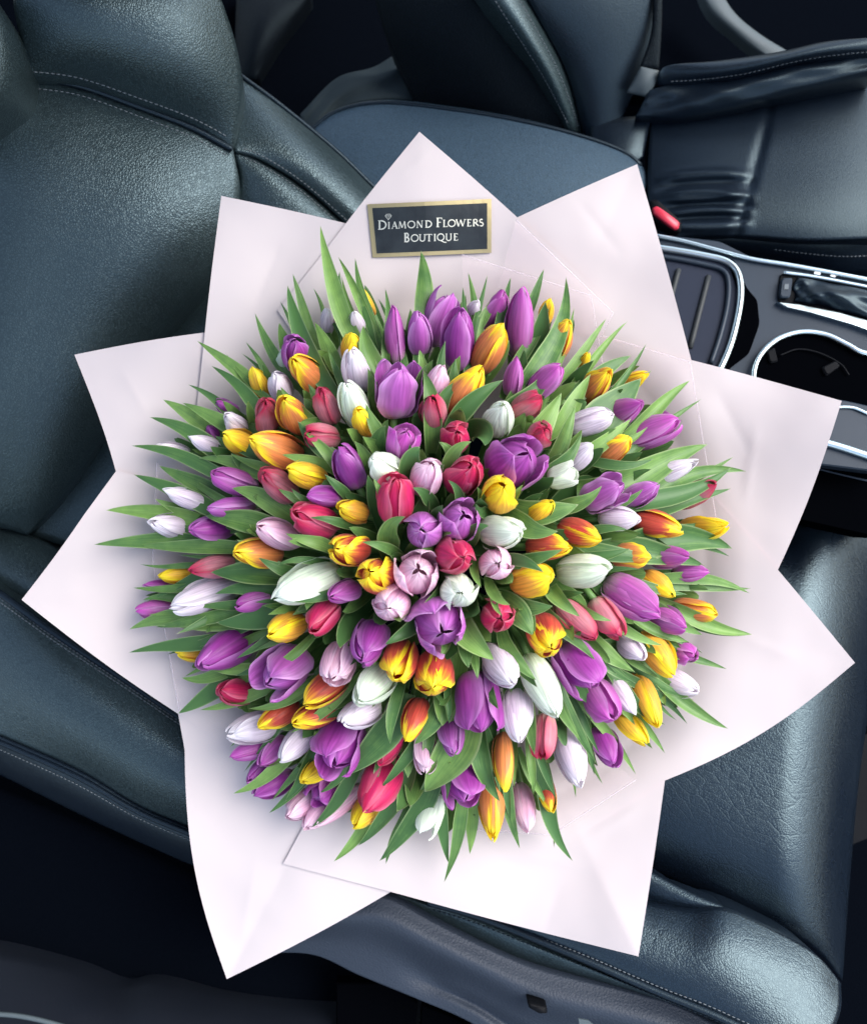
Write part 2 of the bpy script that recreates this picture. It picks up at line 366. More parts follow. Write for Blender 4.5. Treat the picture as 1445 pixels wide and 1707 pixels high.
# ------------------------------------------------------------------ the car: floor
def flat(name, x0, x1, y0, y1, z, mat, kind='structure'):
    v = [(x0, y0, z), (x1, y0, z), (x1, y1, z), (x0, y1, z)]
    return tag(link(name, mesh(name, v, [(0, 1, 2, 3)], mat, smooth=False)), kind=kind)
flat('floor', -4, 4, -4, 4, -.02, CARPET)
def box(name, x0, x1, y0, y1, z0, z1, mat):
    v = [(x, y, z) for z in (z0, z1) for y in (y0, y1) for x in (x0, x1)]
    return tag(link(name, mesh(name, v, [(0, 2, 3, 1), (4, 5, 7, 6), (0, 1, 5, 4), (2, 6, 7, 3), (0, 4, 6, 2), (1, 3, 7, 5)], mat, smooth=False)), kind='structure')
box('shade_roof', -2.4, .0, .30, 1.75, 1.60, 1.66, ROOFGREY)  # roof piece out of view, added and sized to darken the cabin

# ------------------------------------------------------------------ front passenger seat
seat = empty('car_seat', AT(1100, 1200, 1.12), 'black grained leather front seat that the tulip bouquet lies on', 'car seat', 'front seats of the car')
ins = patch('backrest_panel', [(-70, 112), (40, 128), (130, 141), (230, 176), (320, 211), (388, 248)],
      [(388, 248), (398, 312), (385, 390), (340, 470), (250, 585), (160, 740), (100, 830), (45, 892)],
      [(-90, 878), (-40, 872), (0, 879), (45, 892)], [(-70, 112), (-95, 400), (-90, 878)],
      (1.00, 1.10, 1.20, 1.14), LEA, seat, .050, 3.2, .05, 70, 50)
sho = patch('backrest_shoulder', [(28, -60), (190, -70), (345, -60)],
      [(345, -60), (375, 15), (397, 90), (401, 160), (388, 248)],
      [(40, 126), (130, 138), (230, 173), (320, 208), (388, 246)], [(28, -60), (22, 0), (34, 70), (40, 126)],
      (.94, 1.02, 1.10, 1.005), LEA, seat, .045, 2.6, .06, 50, 50)
sid = patch('wing_panel', [(-90, -50), (-30, -30), (0, 8)], [(0, 8), (26, 52), (37, 110), (30, 165), (0, 198)],
      [(-90, 230), (-40, 215), (0, 198)], [(-90, -50), (-110, 90), (-90, 230)], (.93, .96, .975, .95), LEA, seat, .03, 2.2, .07, 30, 24)
bol = patch('backrest_bolster', [(400, 124), (470, 176), (560, 250), (628, 316), (690, 372)], [(690, 372), (680, 410), (650, 440)],
      [(389, 250), (430, 262), (500, 305), (575, 370), (650, 440)], [(400, 124), (398, 180), (389, 250)],
      (1.14, 1.225, 1.185, 1.105), LEA, seat, .026, 2.2, .07, 36, 50)
bo2 = patch('bolster_panel', [(389, 253), (430, 266), (500, 309), (575, 374), (650, 444)], [(650, 444), (640, 500), (620, 560)],
      [(397, 335), (450, 380), (530, 460), (620, 560)], [(389, 253), (399, 290), (397, 335)],
      (1.112, 1.19, 1.20, 1.13), LEA, seat, .014, 3., .06, 26, 40)
low = patch('backrest_side', [(396, 330), (470, 380), (560, 470)], [(560, 470), (480, 700), (330, 960)],
      [(40, 890), (90, 905), (200, 945), (330, 960)], [(396, 330), (340, 480), (250, 590), (160, 745), (40, 890)],
      (1.17, 1.17, 1.23, 1.225), LEA, seat, .02, 2.4, .05, 50, 30)
rear = patch('cushion_end', [(-80, 868), (0, 881), (45, 893), (90, 915), (190, 975)], [(190, 975), (230, 1050), (290, 1160)],
      [(-80, 925), (0, 982), (90, 1050), (200, 1130), (290, 1190)], [(-80, 868), (-85, 900), (-80, 925)],
      (1.21, 1.20, 1.14, 1.17), LEA, seat, .02, 2.4, .06, 36, 40)
cb = patch('cushion_bolster', [(-80, 930), (0, 984), (100, 1058), (220, 1138), (340, 1222), (480, 1320), (640, 1430)], [(640, 1430), (660, 1470), (690, 1500)],
      [(-80, 1192), (0, 1226), (130, 1283), (230, 1342), (320, 1380), (500, 1450), (690, 1500)], [(-80, 930), (-95, 1060), (-80, 1192)],
      (1.14, 1.06, 1.06, 1.13), LEA, seat, .045, 2.4, .05, 60, 70)
ce = patch('cushion_edge', [(-80, 1196), (0, 1230), (130, 1287), (230, 1346), (320, 1384), (500, 1456), (690, 1506)], [(690, 1506), (690, 1520), (690, 1545)],
      [(-80, 1255), (0, 1292), (150, 1366), (250, 1412), (340, 1450), (500, 1505), (690, 1545)], [(-80, 1196), (-84, 1225), (-80, 1255)],
      (1.125, 1.065, 1.10, 1.17), LEAS, seat, .012, 2.2, .06, 16, 70)
piping('piping', ins, [(0, .004), (.25, .004), (.6, .004), (1, .004)], .0035, LEAS, seat, 80, .004)
stitches(sho, [(.02, .955), (.5, .955), (.98, .955)], seat, .006, .0045, .0008)
stitches(ins, [(.1, .022), (.5, .022), (.98, .025)], seat, .006, .0042, .0007)
stitches(bo2, [(.03, .07), (.5, .07), (.98, .07)], seat, .0055, .004, .0007)
stitches(bol, [(.03, .95), (.5, .95), (.98, .95)], seat, .0055, .004, .0007)
piping('piping', bol, [(0, .01), (.5, .01), (1, .01)], .003, LEAS, seat, 60, .002)
piping('piping', cb, [(0, .012), (.3, .012), (.7, .012), (1, .012)], .005, LEAS, seat, 90, .003)
for tt in (.05, .075): stitches(cb, [(.02, tt), (.5, tt), (.98, tt)], seat, .0058, .0046, .0008)
piping('piping', ce, [(0, .10), (.5, .10), (1, .10)], .0035, LEAS, seat, 90, .002)
stitches(ce, [(.02, .30), (.5, .30), (.98, .30)], seat, .0055, .0036, .0006)
# front of the cushion
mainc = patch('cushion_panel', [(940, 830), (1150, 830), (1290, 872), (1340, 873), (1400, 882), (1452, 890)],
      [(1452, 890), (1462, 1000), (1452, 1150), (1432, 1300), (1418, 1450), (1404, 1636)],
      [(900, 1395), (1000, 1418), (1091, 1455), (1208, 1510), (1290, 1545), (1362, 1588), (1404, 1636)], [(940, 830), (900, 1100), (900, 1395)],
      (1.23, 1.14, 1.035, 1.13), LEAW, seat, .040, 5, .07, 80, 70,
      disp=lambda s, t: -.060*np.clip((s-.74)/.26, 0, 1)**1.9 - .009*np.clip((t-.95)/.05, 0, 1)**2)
wing = patch('cushion_wing', [(1280, 800), (1340, 790), (1362, 783), (1400, 797), (1425, 815), (1445, 840), (1462, 880)], [(1462, 880), (1460, 886), (1455, 890)],
      [(1280, 878), (1335, 872), (1400, 881), (1455, 889)], [(1280, 800), (1280, 840), (1280, 878)],
      (1.13, 1.17, 1.13, 1.12), LEA, seat, .022, 2.2, .07, 26, 40)
piping('piping', wing, [(.2, .03), (.6, .03), (.98, .06)], .002, LEAS, seat, 40, .003)
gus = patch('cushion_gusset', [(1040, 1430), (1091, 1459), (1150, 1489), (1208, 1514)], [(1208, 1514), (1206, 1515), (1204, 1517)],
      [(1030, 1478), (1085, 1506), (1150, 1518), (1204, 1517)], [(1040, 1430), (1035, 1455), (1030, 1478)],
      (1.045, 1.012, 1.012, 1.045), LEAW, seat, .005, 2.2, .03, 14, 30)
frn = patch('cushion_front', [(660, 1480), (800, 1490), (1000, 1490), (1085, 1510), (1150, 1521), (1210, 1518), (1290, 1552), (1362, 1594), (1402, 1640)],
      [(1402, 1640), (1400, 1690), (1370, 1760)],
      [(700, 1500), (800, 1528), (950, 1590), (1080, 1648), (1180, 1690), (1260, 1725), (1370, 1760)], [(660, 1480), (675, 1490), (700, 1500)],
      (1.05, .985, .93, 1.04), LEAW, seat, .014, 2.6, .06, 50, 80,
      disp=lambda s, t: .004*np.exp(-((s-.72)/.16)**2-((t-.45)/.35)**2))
stitches(frn, [(.2, .93), (.6, .93), (.98, .93)], seat, .0052, .0036, .0006)
piping('piping', frn, [(.02, .985), (.5, .985), (.99, .985)], .0045, LEAS, seat, 90, .002)
fl = patch('cushion_flange', [(640, 1486), (700, 1506), (800, 1535), (950, 1597), (1080, 1655), (1180, 1697), (1260, 1732), (1370, 1766)], [(1370, 1766), (1370, 1780), (1360, 1800)],
      [(640, 1497), (700, 1530), (780, 1567), (870, 1605), (1000, 1640), (1100, 1668), (1240, 1720), (1360, 1800)], [(640, 1486), (640, 1491), (640, 1497)],
      (1.06, .955, .975, 1.075), LEA, seat, .012, 2.4, .05, 18, 80)
stitches(fl, [(.1, .16), (.5, .16), (.98, .16)], seat, .006, .0045, .0009, .0008, LEAS)
trim = patch('side_trim', [(420, 1560), (520, 1520), (600, 1497), (650, 1500), (720, 1537), (800, 1577), (900, 1618), (1050, 1655), (1140, 1683), (1280, 1760)], [(1280, 1760), (1260, 1790), (1200, 1820)],
      [(420, 1590), (520, 1592), (600, 1627), (700, 1668), (780, 1703), (900, 1770), (1200, 1820)], [(420, 1560), (418, 1575), (420, 1590)],
      (1.06, .99, 1.0, 1.09), TRIM, seat, 0, 2, .08, 50, 80,
      disp=lambda s, t: .022*np.exp(-((t-.28)/.22)**2) - .012*np.exp(-((s-.36)/.05)**2-((t-.68)/.2)**2) - .010*np.clip((s-.36)/.08, 0, 1)*np.exp(-((t-.74)/.08)**2))
lev = rrect([(879, 1673), (912, 1681), (913, 1692), (900, 1693), (882, 1683)])
slab('release_lever', lev, .985, BLACK, seat, .02, .003, True)
slab('warning_label', [(964, 1699), (980, 1702), (992, 1712), (966, 1712)], .965, GREY, seat, .002)

# ------------------------------------------------------------------ driver's seat (far seat)
drv = empty('car_seat', AT(1300, 300, 1.26), 'creased black leather far seat beyond the centre console', 'car seat', 'front seats of the car')
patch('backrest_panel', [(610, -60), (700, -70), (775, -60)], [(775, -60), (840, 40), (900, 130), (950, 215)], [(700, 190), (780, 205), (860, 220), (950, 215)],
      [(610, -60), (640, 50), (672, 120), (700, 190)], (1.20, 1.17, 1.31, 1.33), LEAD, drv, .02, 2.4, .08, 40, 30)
bb = patch('backrest_bolster', [(775, -60), (810, -64), (850, -60)], [(850, -60), (900, 30), (945, 120), (975, 220)], [(948, 214), (962, 222), (975, 220)],
      [(775, -60), (840, 40), (900, 130), (948, 214)], (1.13, 1.165, 1.32, 1.30), LEA, drv, .03, 2., .05, 40, 20)
stitches(bb, [(.15, .05), (.15, .5), (.15, .97)], drv, .006, .0042, .0007)
stitches(bb, [(.75, .05), (.75, .5), (.75, .97)], drv, .006, .0042, .0006)
patch('backrest_front', [(850, -60), (960, -70), (1110, -60)], [(1110, -60), (1095, 40), (1070, 120), (1040, 190), (1010, 260)], [(972, 222), (985, 250), (1010, 262)],
      [(850, -60), (900, 30), (945, 120), (972, 222)], (1.15, 1.20, 1.31, 1.31), LEAS, drv, .012, 2.2, .05, 40, 30)
dc = patch('cushion_panel', [(1085, 195), (1200, 180), (1285, 168), (1370, 140), (1480, 110)], [(1480, 110), (1490, 250), (1480, 395)],
      [(1085, 400), (1150, 390), (1240, 386), (1350, 388), (1480, 378)], [(1085, 195), (1080, 300), (1085, 400)],
      zdep(.35), LEAS, drv, .018, 3.2, .05, 60, 70,
      disp=lambda s, t: -.005*np.exp(-((s-.50+.14*(t-.0))/.018)**2)
        + np.clip((s-.02)*10, 0, 1)*np.clip((.44-s)*9, 0, 1)*sum(a*np.exp(-((t-c-b*(s-.2)**2-d*(s-.2))/w)**2) for a, c, b, d, w in
            ((.006, .50, .6, .02, .035), (.0095, .645, .9, .05, .030), (.006, .70, -.5, .0, .022), (.008, .80, .5, -.06, .030), (.010, .93, -1.2, .10, .05), (-.006, .58, .3, 0, .03), (-.006, .755, .3, 0, .025), (-.006, .86, .2, 0, .03))))
patch('cushion_end', [(985, 205), (1030, 195), (1085, 193)], [(1085, 193), (1080, 220), (1072, 260)], [(985, 330), (1030, 300), (1072, 262)], [(985, 205), (985, 260), (985, 330)],
      (1.29, 1.28, 1.27, 1.28), LEAS, drv, .012, 2.4, .03, 14, 16)
b1 = patch('cushion_bolster', [(1080, 150), (1120, 140), (1230, 128), (1330, 105), (1480, 88)], [(1480, 88), (1484, 100), (1480, 118)],
      [(1060, 192), (1140, 193), (1230, 176), (1330, 150), (1480, 112)], [(1080, 150), (1072, 170), (1060, 192)],
      (1.245, 1.19, 1.20, 1.26), LEAS, drv, .014, 2.4, .05, 24, 60,
      disp=lambda s, t: .0028*np.sin(s*13+5*t+2*np.sin(s*5))*np.exp(-((t-.5)/.3)**2)+.0012*np.sin(s*29-9*t+3*np.sin(3*s))*(1-t))
b2 = patch('bolster_roll', [(1098, 122), (1115, 108), (1200, 100), (1300, 85), (1380, 68), (1480, 60)], [(1480, 60), (1484, 75), (1480, 90)],
      [(1100, 140), (1160, 138), (1240, 128), (1330, 106), (1420, 94), (1480, 92)], [(1098, 122), (1097, 132), (1100, 140)],
      (1.225, 1.17, 1.18, 1.24), LEAS, drv, .016, 2., .06, 18, 60)
stitches(b2, [(.03, .86), (.5, .86), (.97, .86)], drv, .006, .0042, .0006)
e1 = patch('cushion_edge', [(1085, 402), (1150, 393), (1240, 390), (1350, 392), (1480, 382)], [(1480, 382), (1482, 420), (1480, 450)],
      [(1085, 410), (1190, 425), (1300, 448), (1400, 468), (1480, 470)], [(1085, 402), (1084, 406), (1085, 410)],
      (1.245, 1.21, 1.27, 1.27), LEAS, drv, .014, 2.2, .05, 20, 60)
stitches(e1, [(.2, .10), (.5, .10), (.97, .12)], drv, .006, .0042, .0007)
stitches(e1, [(.5, .55), (.75, .60), (.97, .62)], drv, .006, .0042, .0007)

belt = empty('seat_belt', AT(1085, 100, 1.24), 'grey seat belt strap tucked behind the bolster of the far seat', 'seat belt')
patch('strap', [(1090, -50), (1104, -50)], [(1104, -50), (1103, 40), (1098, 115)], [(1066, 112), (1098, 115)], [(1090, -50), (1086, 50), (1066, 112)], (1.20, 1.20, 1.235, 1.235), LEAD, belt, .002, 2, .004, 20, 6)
patch('strap_fold', [(1068, 110), (1098, 117)], [(1098, 117), (1092, 138), (1080, 160)], [(1045, 152), (1080, 160)], [(1068, 110), (1058, 128), (1045, 152)], (1.232, 1.232, 1.25, 1.25), GREY, belt, .006, 2, .004, 12, 8)
buk = empty('seat_belt_buckle', AT(1108, 362, 1.20), 'black seat belt buckle with red button beside the far seat', 'seat belt buckle')
slab('buckle_body', rrect([(1083, 332), (1096, 330), (1138, 368), (1136, 386), (1122, 386), (1086, 362)]), 1.20, BLACK, buk, .05, .004, True)
slab('button', rrect([(1088, 346), (1096, 341), (1134, 369), (1132, 380), (1124, 382), (1090, 355)]), 1.194, REDB, buk, .006, .003, True)

trimo = empty('sill_trim', AT(1240, 50, 1.45), 'curved grey door sill strip beyond the far seat', 'sill trim')
patch('strip', [(1160, -40), (1190, -40)], [(1190, -40), (1220, 15), (1265, 55), (1330, 95)], [(1290, 100), (1330, 95)], [(1160, -40), (1185, 15), (1235, 62), (1290, 100)], (1.46, 1.46, 1.44, 1.44), GREY, trimo, .006, 2, .03, 26, 8)
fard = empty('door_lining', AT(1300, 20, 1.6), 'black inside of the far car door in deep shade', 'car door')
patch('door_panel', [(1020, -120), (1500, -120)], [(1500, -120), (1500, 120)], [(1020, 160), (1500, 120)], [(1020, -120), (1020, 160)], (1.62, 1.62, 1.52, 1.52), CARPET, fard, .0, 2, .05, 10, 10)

# ------------------------------------------------------------------ rear of the cabin
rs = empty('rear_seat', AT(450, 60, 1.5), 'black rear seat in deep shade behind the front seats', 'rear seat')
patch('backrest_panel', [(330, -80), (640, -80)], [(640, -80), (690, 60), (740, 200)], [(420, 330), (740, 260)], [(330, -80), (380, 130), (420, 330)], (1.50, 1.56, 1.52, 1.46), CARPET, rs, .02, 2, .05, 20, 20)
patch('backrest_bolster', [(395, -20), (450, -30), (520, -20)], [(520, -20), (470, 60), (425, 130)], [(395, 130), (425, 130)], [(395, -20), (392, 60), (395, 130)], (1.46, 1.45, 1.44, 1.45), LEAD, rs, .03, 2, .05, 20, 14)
mat_o = empty('grey_mat', AT(620, 140, 1.36), 'rumpled grey mat edge in the rear footwell above the armrest', 'mat')
patch('cloth', [(500, 190), (560, 130), (620, 112), (655, 92)], [(655, 92), (672, 125), (690, 165)], [(520, 230), (570, 180), (620, 165), (690, 165)], [(500, 190), (508, 210), (520, 230)], (1.36, 1.36, 1.33, 1.33), PAD, mat_o, .012, 2, .03, 26, 40,
      disp=lambda s, t: .004*np.sin(11*t+5*s)+.003*np.sin(s*14))

# ------------------------------------------------------------------ centre console
con = empty('centre_console', AT(1250, 560, 1.15), 'dark centre console with chrome trims, storage tray and cup holder', 'centre console')
ctop = zdep(.42)
arm = patch('armrest', [(505, 225), (560, 182), (640, 166), (760, 178), (860, 195), (960, 220), (1040, 250), (1076, 282)], [(1076, 282), (1080, 300), (1060, 340), (1010, 390)],
      [(480, 330), (620, 420), (800, 430), (1010, 390)], [(505, 225), (495, 270), (480, 330)],
      (1.28, 1.27, 1.20, 1.24), ARM, con, .020, 2.6, .09, 40, 70)
pxt = lambda name, pts, dep, r, mat, **k: pxtube(name, pts, dep, r, mat, con, **k)
piping('armrest_piping', arm, [(0.02, .02), (.3, .02), (.7, .02), (.98, .02)], .0028, LEAS, con, 70, .001)
body = slab('console_body', rrect([(1060, 385), (1200, 400), (1260, 430), (1330, 443), (1490, 468), (1490, 760), (1150, 760), (1050, 640)], 5, .12), ctop, SATIN, con, .16, .004)
pxt('chrome_rail', [(1090, 392), (1140, 402), (1200, 418), (1255, 432), (1330, 444), (1490, 474)], lambda x, y: ctop(x, y)-.004, .0028, CHROME)
tr_ = rrect([(1040, 405), (1100, 413), (1215, 440), (1232, 490), (1205, 610), (1180, 650), (1040, 650)], 7, .18)
slab('tray_dark_slab', rrect([(1030, 400), (1105, 410), (1222, 430), (1245, 480), (1262, 500), (1266, 540), (1248, 590), (1215, 615), (1195, 660), (1030, 660)], 7, .16), lambda x, y: ctop(x, y)-.002, VOID, con, .03)  # flat black slab, the recess's darkness put into its colour
slab('tray_lid', tr_, lambda x, y: ctop(x, y)-.006, GLOSS, con, .01, .001)
pxt('chrome_frame', [(1030, 404), (1105, 414), (1170, 425), (1212, 436), (1231, 458), (1234, 500), (1222, 560), (1205, 605), (1180, 650)], lambda x, y: ctop(x, y)-.010, .0042, CHROME, n=60)
pxt('frame_lip', [(1030, 421), (1105, 428), (1170, 440), (1204, 450), (1214, 470), (1212, 510), (1200, 560), (1185, 605)], lambda x, y: ctop(x, y)-.009, .0030, SATIN, n=60)
for a, b in (((1131, 449), (1112, 520)), ((1181, 460), (1150, 580))):
    pxt('rubber_rib', [a, b], lambda x, y: ctop(x, y)-.007, .0034, RUBBER, n=8)
# gear lever gate
gate = rrect([(1300, 458), (1310, 453), (1490, 490), (1490, 545), (1310, 508), (1296, 500)], 5, .25)
slab('gear_gate', gate, lambda x, y: ctop(x, y)-.003, BLACK, con, .012, .001)
pxt('chrome_trim', [(1306, 454), (1350, 460), (1400, 469), (1490, 487)], lambda x, y: ctop(x, y)-.006, .0022, CHROME)
trm = slab('chrome_blade', [(1296, 503), (1330, 507), (1400, 521), (1490, 545), (1490, 565), (1420, 540), (1350, 520), (1310, 511)], lambda x, y: ctop(x, y)-.008, CHROME, con, .01, .002)
slab('parking_button', rrect([(1304, 463), (1322, 462), (1318, 496), (1300, 495)]), lambda x, y: ctop(x, y)-.010, SATIN, con, .012, .0015)
slab('button_mark', [(1308, 473), (1315, 473), (1314, 482), (1307, 482)], lambda x, y: ctop(x, y)-.0108, THREAD, con, .001)
slab('gate_mark', [(1358, 452), (1368, 454), (1367, 458), (1357, 456)], lambda x, y: ctop(x, y)-.0065, WHITE, con, .001)
slab('gate_mark', [(1385, 457), (1393, 459), (1392, 462), (1384, 460)], lambda x, y: ctop(x, y)-.0065, WHITE, con, .001)
patch('gear_boot', [(1330, 462), (1380, 470), (1490, 492)], [(1490, 492), (1490, 515), (1490, 540)], [(1326, 500), (1390, 514), (1490, 540)], [(1330, 462), (1322, 480), (1326, 500)],
      lambda x, y: ctop(x, y)-.006, LEAS, con, .020, 2., .01, 26, 50, disp=lambda s, t: .004*np.sin(9*s+7*t+2*np.sin(4*s))+.0015*np.sin(23*s-9*t+2*np.sin(5*s)))
for o_, p_ in (('rubber_rib', 'tray_lid'), ('rubber_rib.001', 'tray_lid'), ('button_mark', 'parking_button'), ('gate_mark', 'gear_gate'), ('gate_mark.001', 'gear_gate')):
    bpy.data.objects[o_].parent = bpy.data.objects[p_]             # a sub-part rides on its part
# cup holder: flat black slab painting the well's darkness, with a raised chrome rim
cup = [(1262, 700), (1256, 640), (1262, 600), (1285, 572), (1325, 556), (1370, 557), (1410, 573), (1450, 590), (1500, 600), (1500, 720), (1400, 720)]
slab('cup_dark_slab', rrect(cup, 4, .3), lambda x, y: ctop(x, y)-.003, VOID, con, .03)
pxt('chrome_ring', [(1266, 680), (1256, 630), (1266, 594), (1295, 566), (1335, 553), (1375, 557), (1412, 574), (1440, 588), (1500, 596)], lambda x, y: ctop(x, y)-.008, .0032, CHROME, n=70)
pxt('inner_ring', [(1300, 592), (1330, 582), (1365, 588), (1400, 606), (1415, 625)], lambda x, y: ctop(x, y)-.006, .0010, BLACK)
slab('cup_grip', rrect([(1279, 585), (1292, 578), (1298, 602), (1284, 605)]), lambda x, y: ctop(x, y)-.008, BLACK, con, .012, .002)
slab('cup_grip', rrect([(1370, 612), (1395, 600), (1402, 610), (1378, 627)]), lambda x, y: ctop(x, y)-.008, BLACK, con, .012, .002)
slab('side_panel', rrect([(1370, 672), (1398, 665), (1490, 685), (1490, 790), (1330, 770)], 5, .15), lambda x, y: ctop(x, y)-.006, SATIN, con, .08, .002)
pxt('chrome_line', [(1385, 679), (1420, 679), (1450, 690), (1490, 696)], lambda x, y: ctop(x, y)-.008, .0018, CHROME)
pxt('chrome_strip', [(1330, 724), (1376, 738), (1410, 748), (1490, 775)], lambda x, y: ctop(x, y)-.009, .0046, CHROME)
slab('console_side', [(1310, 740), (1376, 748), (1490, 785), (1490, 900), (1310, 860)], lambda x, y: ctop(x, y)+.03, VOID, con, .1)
pxt('panel_joint', [(1330, 775), (1365, 782), (1410, 793), (1490, 812)], lambda x, y: ctop(x, y)+.028, .0012, SATIN)

# ------------------------------------------------------------------ floor mat and door sill
fm = empty('floor_mat', AT(1435, 1600, 1.3), 'ribbed dark floor mat in front of the near seat', 'floor mat')
slab('mat_base', [(1385, 1250), (1500, 1200), (1500, 1800), (1330, 1800)], 1.30, BLACK, fm, .02)
for k in range(8):
    y = 1520+k*34; pxtube('rib', [(1380, y+30), (1500, y-50)], 1.296, .004, BLACK, fm, 8, 6)
ds = empty('door_sill', AT(300, 1680, 1.1), 'scuffed dark plastic door sill along the lower edge of the near seat', 'door sill')
patch('sill_cover', [(-80, 1590), (0, 1598), (120, 1622), (200, 1648), (260, 1640), (420, 1672), (600, 1690), (760, 1700)], [(760, 1700), (770, 1750), (780, 1800)],
      [(-80, 1760), (400, 1800), (780, 1800)], [(-80, 1590), (-82, 1680), (-80, 1760)], (1.20, 1.16, 1.10, 1.10), SILL, ds, .02, 2.2, .06, 30, 60)
pxtube('sill_edge', [(-40, 1690), (20, 1693), (70, 1702), (140, 1722)], 1.085, .003, GREY, ds, 20, 6)
slab('sill_plate', [(560, 1640), (640, 1640), (696, 1672), (690, 1760), (560, 1760)], 1.13, VOID, ds, .02, .002)
slab('sill_plate', [(703, 1676), (760, 1700), (840, 1760), (697, 1760)], 1.13, VOID, ds, .02, .002)
sf = empty('gap_shade_sheet', AT(150, 1450, 1.28), 'near-black sheet standing for the shadow gap under the near seat', 'shade sheet')  # added dark sheet, the gap's shade put into its colour
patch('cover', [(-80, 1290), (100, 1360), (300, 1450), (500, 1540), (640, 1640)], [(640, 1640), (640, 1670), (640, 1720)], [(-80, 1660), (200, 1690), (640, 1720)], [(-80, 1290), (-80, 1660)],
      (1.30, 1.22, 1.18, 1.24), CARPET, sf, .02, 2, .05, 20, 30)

# ------------------------------------------------------------------ bouquet: shapes of the dome and the paper
OX, OY, RR = 745., 935., 455.
def rho(x, y): return math.hypot(x-OX, y-OY)/RR
def dome(r): return .80+.15*r*r if r <= 1 else .95+.06*(r-1)
SHEETS = [  # corner, edge point, edge point, layer (higher lies on top), lift of the corner towards the camera
 ((699, 219), (577, 373), (862, 363), 8, .035, 'white-pink wrapping sheet with the black and gold card stuck on it'),
 ((1062, 273), (862, 363), (1152, 600), 3, .030, 'pale wrapping sheet whose corner covers the storage tray edge and armrest end'),
 ((1403, 668), (1050, 575), (1297, 945), 5, .045, 'pale wrapping sheet whose corner points over the cup holder'),
 ((1425, 1105), (1190, 830), (1108, 1300), 7, .040, 'pale wrapping sheet whose corner lies on the worn front cushion'),
 ((1064, 1595), (1108, 1300), (650, 1487), 6, .062, 'pale wrapping sheet hanging over the stitched seat edge and side trim'),
 ((378, 1633), (650, 1487), (306, 1240), 2, -.03, 'pale wrapping sheet drooping over the dark gap above the door sill'),
 ((36, 1000), (292, 1186), (190, 790), 4, .030, 'pale wrapping sheet pointing at the seam between backrest and cushion bolster'),
 ((124, 591), (190, 790), (342, 556), 1, .030, 'pale wrapping sheet whose corner lies against the middle of the backrest'),
 ((369, 326), (342, 556), (577, 373), 5, .030, 'pale wrapping sheet whose corner touches the backrest bolster seam'),
]
BOW = {(378, 1633): (6, 26), (1425, 1105): (4, 22), (124, 591): (-8, 5), (36, 1000): (6, -2), (1403, 668): (3, 8)}
_angs = sorted((math.atan2(OY-c[1], c[0]-OX), l, rho(*c)) for c, a, b, k, l, _ in SHEETS)
_aa = np.array([a[0] for a in _angs]); _ll = np.array([a[1]/(a[2]-.95) for a in _angs])
_ax = np.r_[_aa-2*math.pi, _aa, _aa+2*math.pi]; _ly = np.r_[_ll, _ll, _ll]
CREASE = [(1262, 700, 1240, 850, .0016, 7), (1192, 645, 1255, 770, -.0012, 8), (820, 1420, 985, 1446, .0014, 7), (980, 1398, 1075, 1340, .0014, 8), (905, 1560, 935, 1470, -.001, 9),
  (430, 1420, 400, 1580, .0014, 12), (470, 400, 420, 520, -.0014, 12), (200, 610, 250, 700, .0014, 12), (120, 960, 230, 940, -.0013, 12), (1330, 1100, 1230, 1060, .0014, 12), (960, 330, 1040, 430, -.0012, 12), (660, 300, 720, 250, .001, 10)]
def G(x, y):
    r = rho(x, y); a = math.atan2(OY-y, x-OX)
    g = np.interp(a, _ax, _ly)
    base = .990+.42*max(0, 1.10-r)**2-max(0, r-.95)*g
    base += .0022*math.sin(x*.021+y*.009)*min(1, max(0, (r-.6)*2))+.0016*math.sin(y*.027-x*.006)
    base += .005*math.sin(8*a+1.1+2*math.sin(a*2))*max(0, r-.85)
    for (x0, y0, x1, y1, h, w) in CREASE:
        dx, dy = x1-x0, y1-y0; L2 = dx*dx+dy*dy; t = ((x-x0)*dx+(y-y0)*dy)/L2
        if -.1 < t < 1.1:
            d = ((x-x0)*dy-(y-y0)*dx)/math.sqrt(L2)
            if abs(d) < 5*w: base -= .7*h*math.exp(-abs(d)/w)*math.exp(-((t-.5)/.42)**4)
    return base
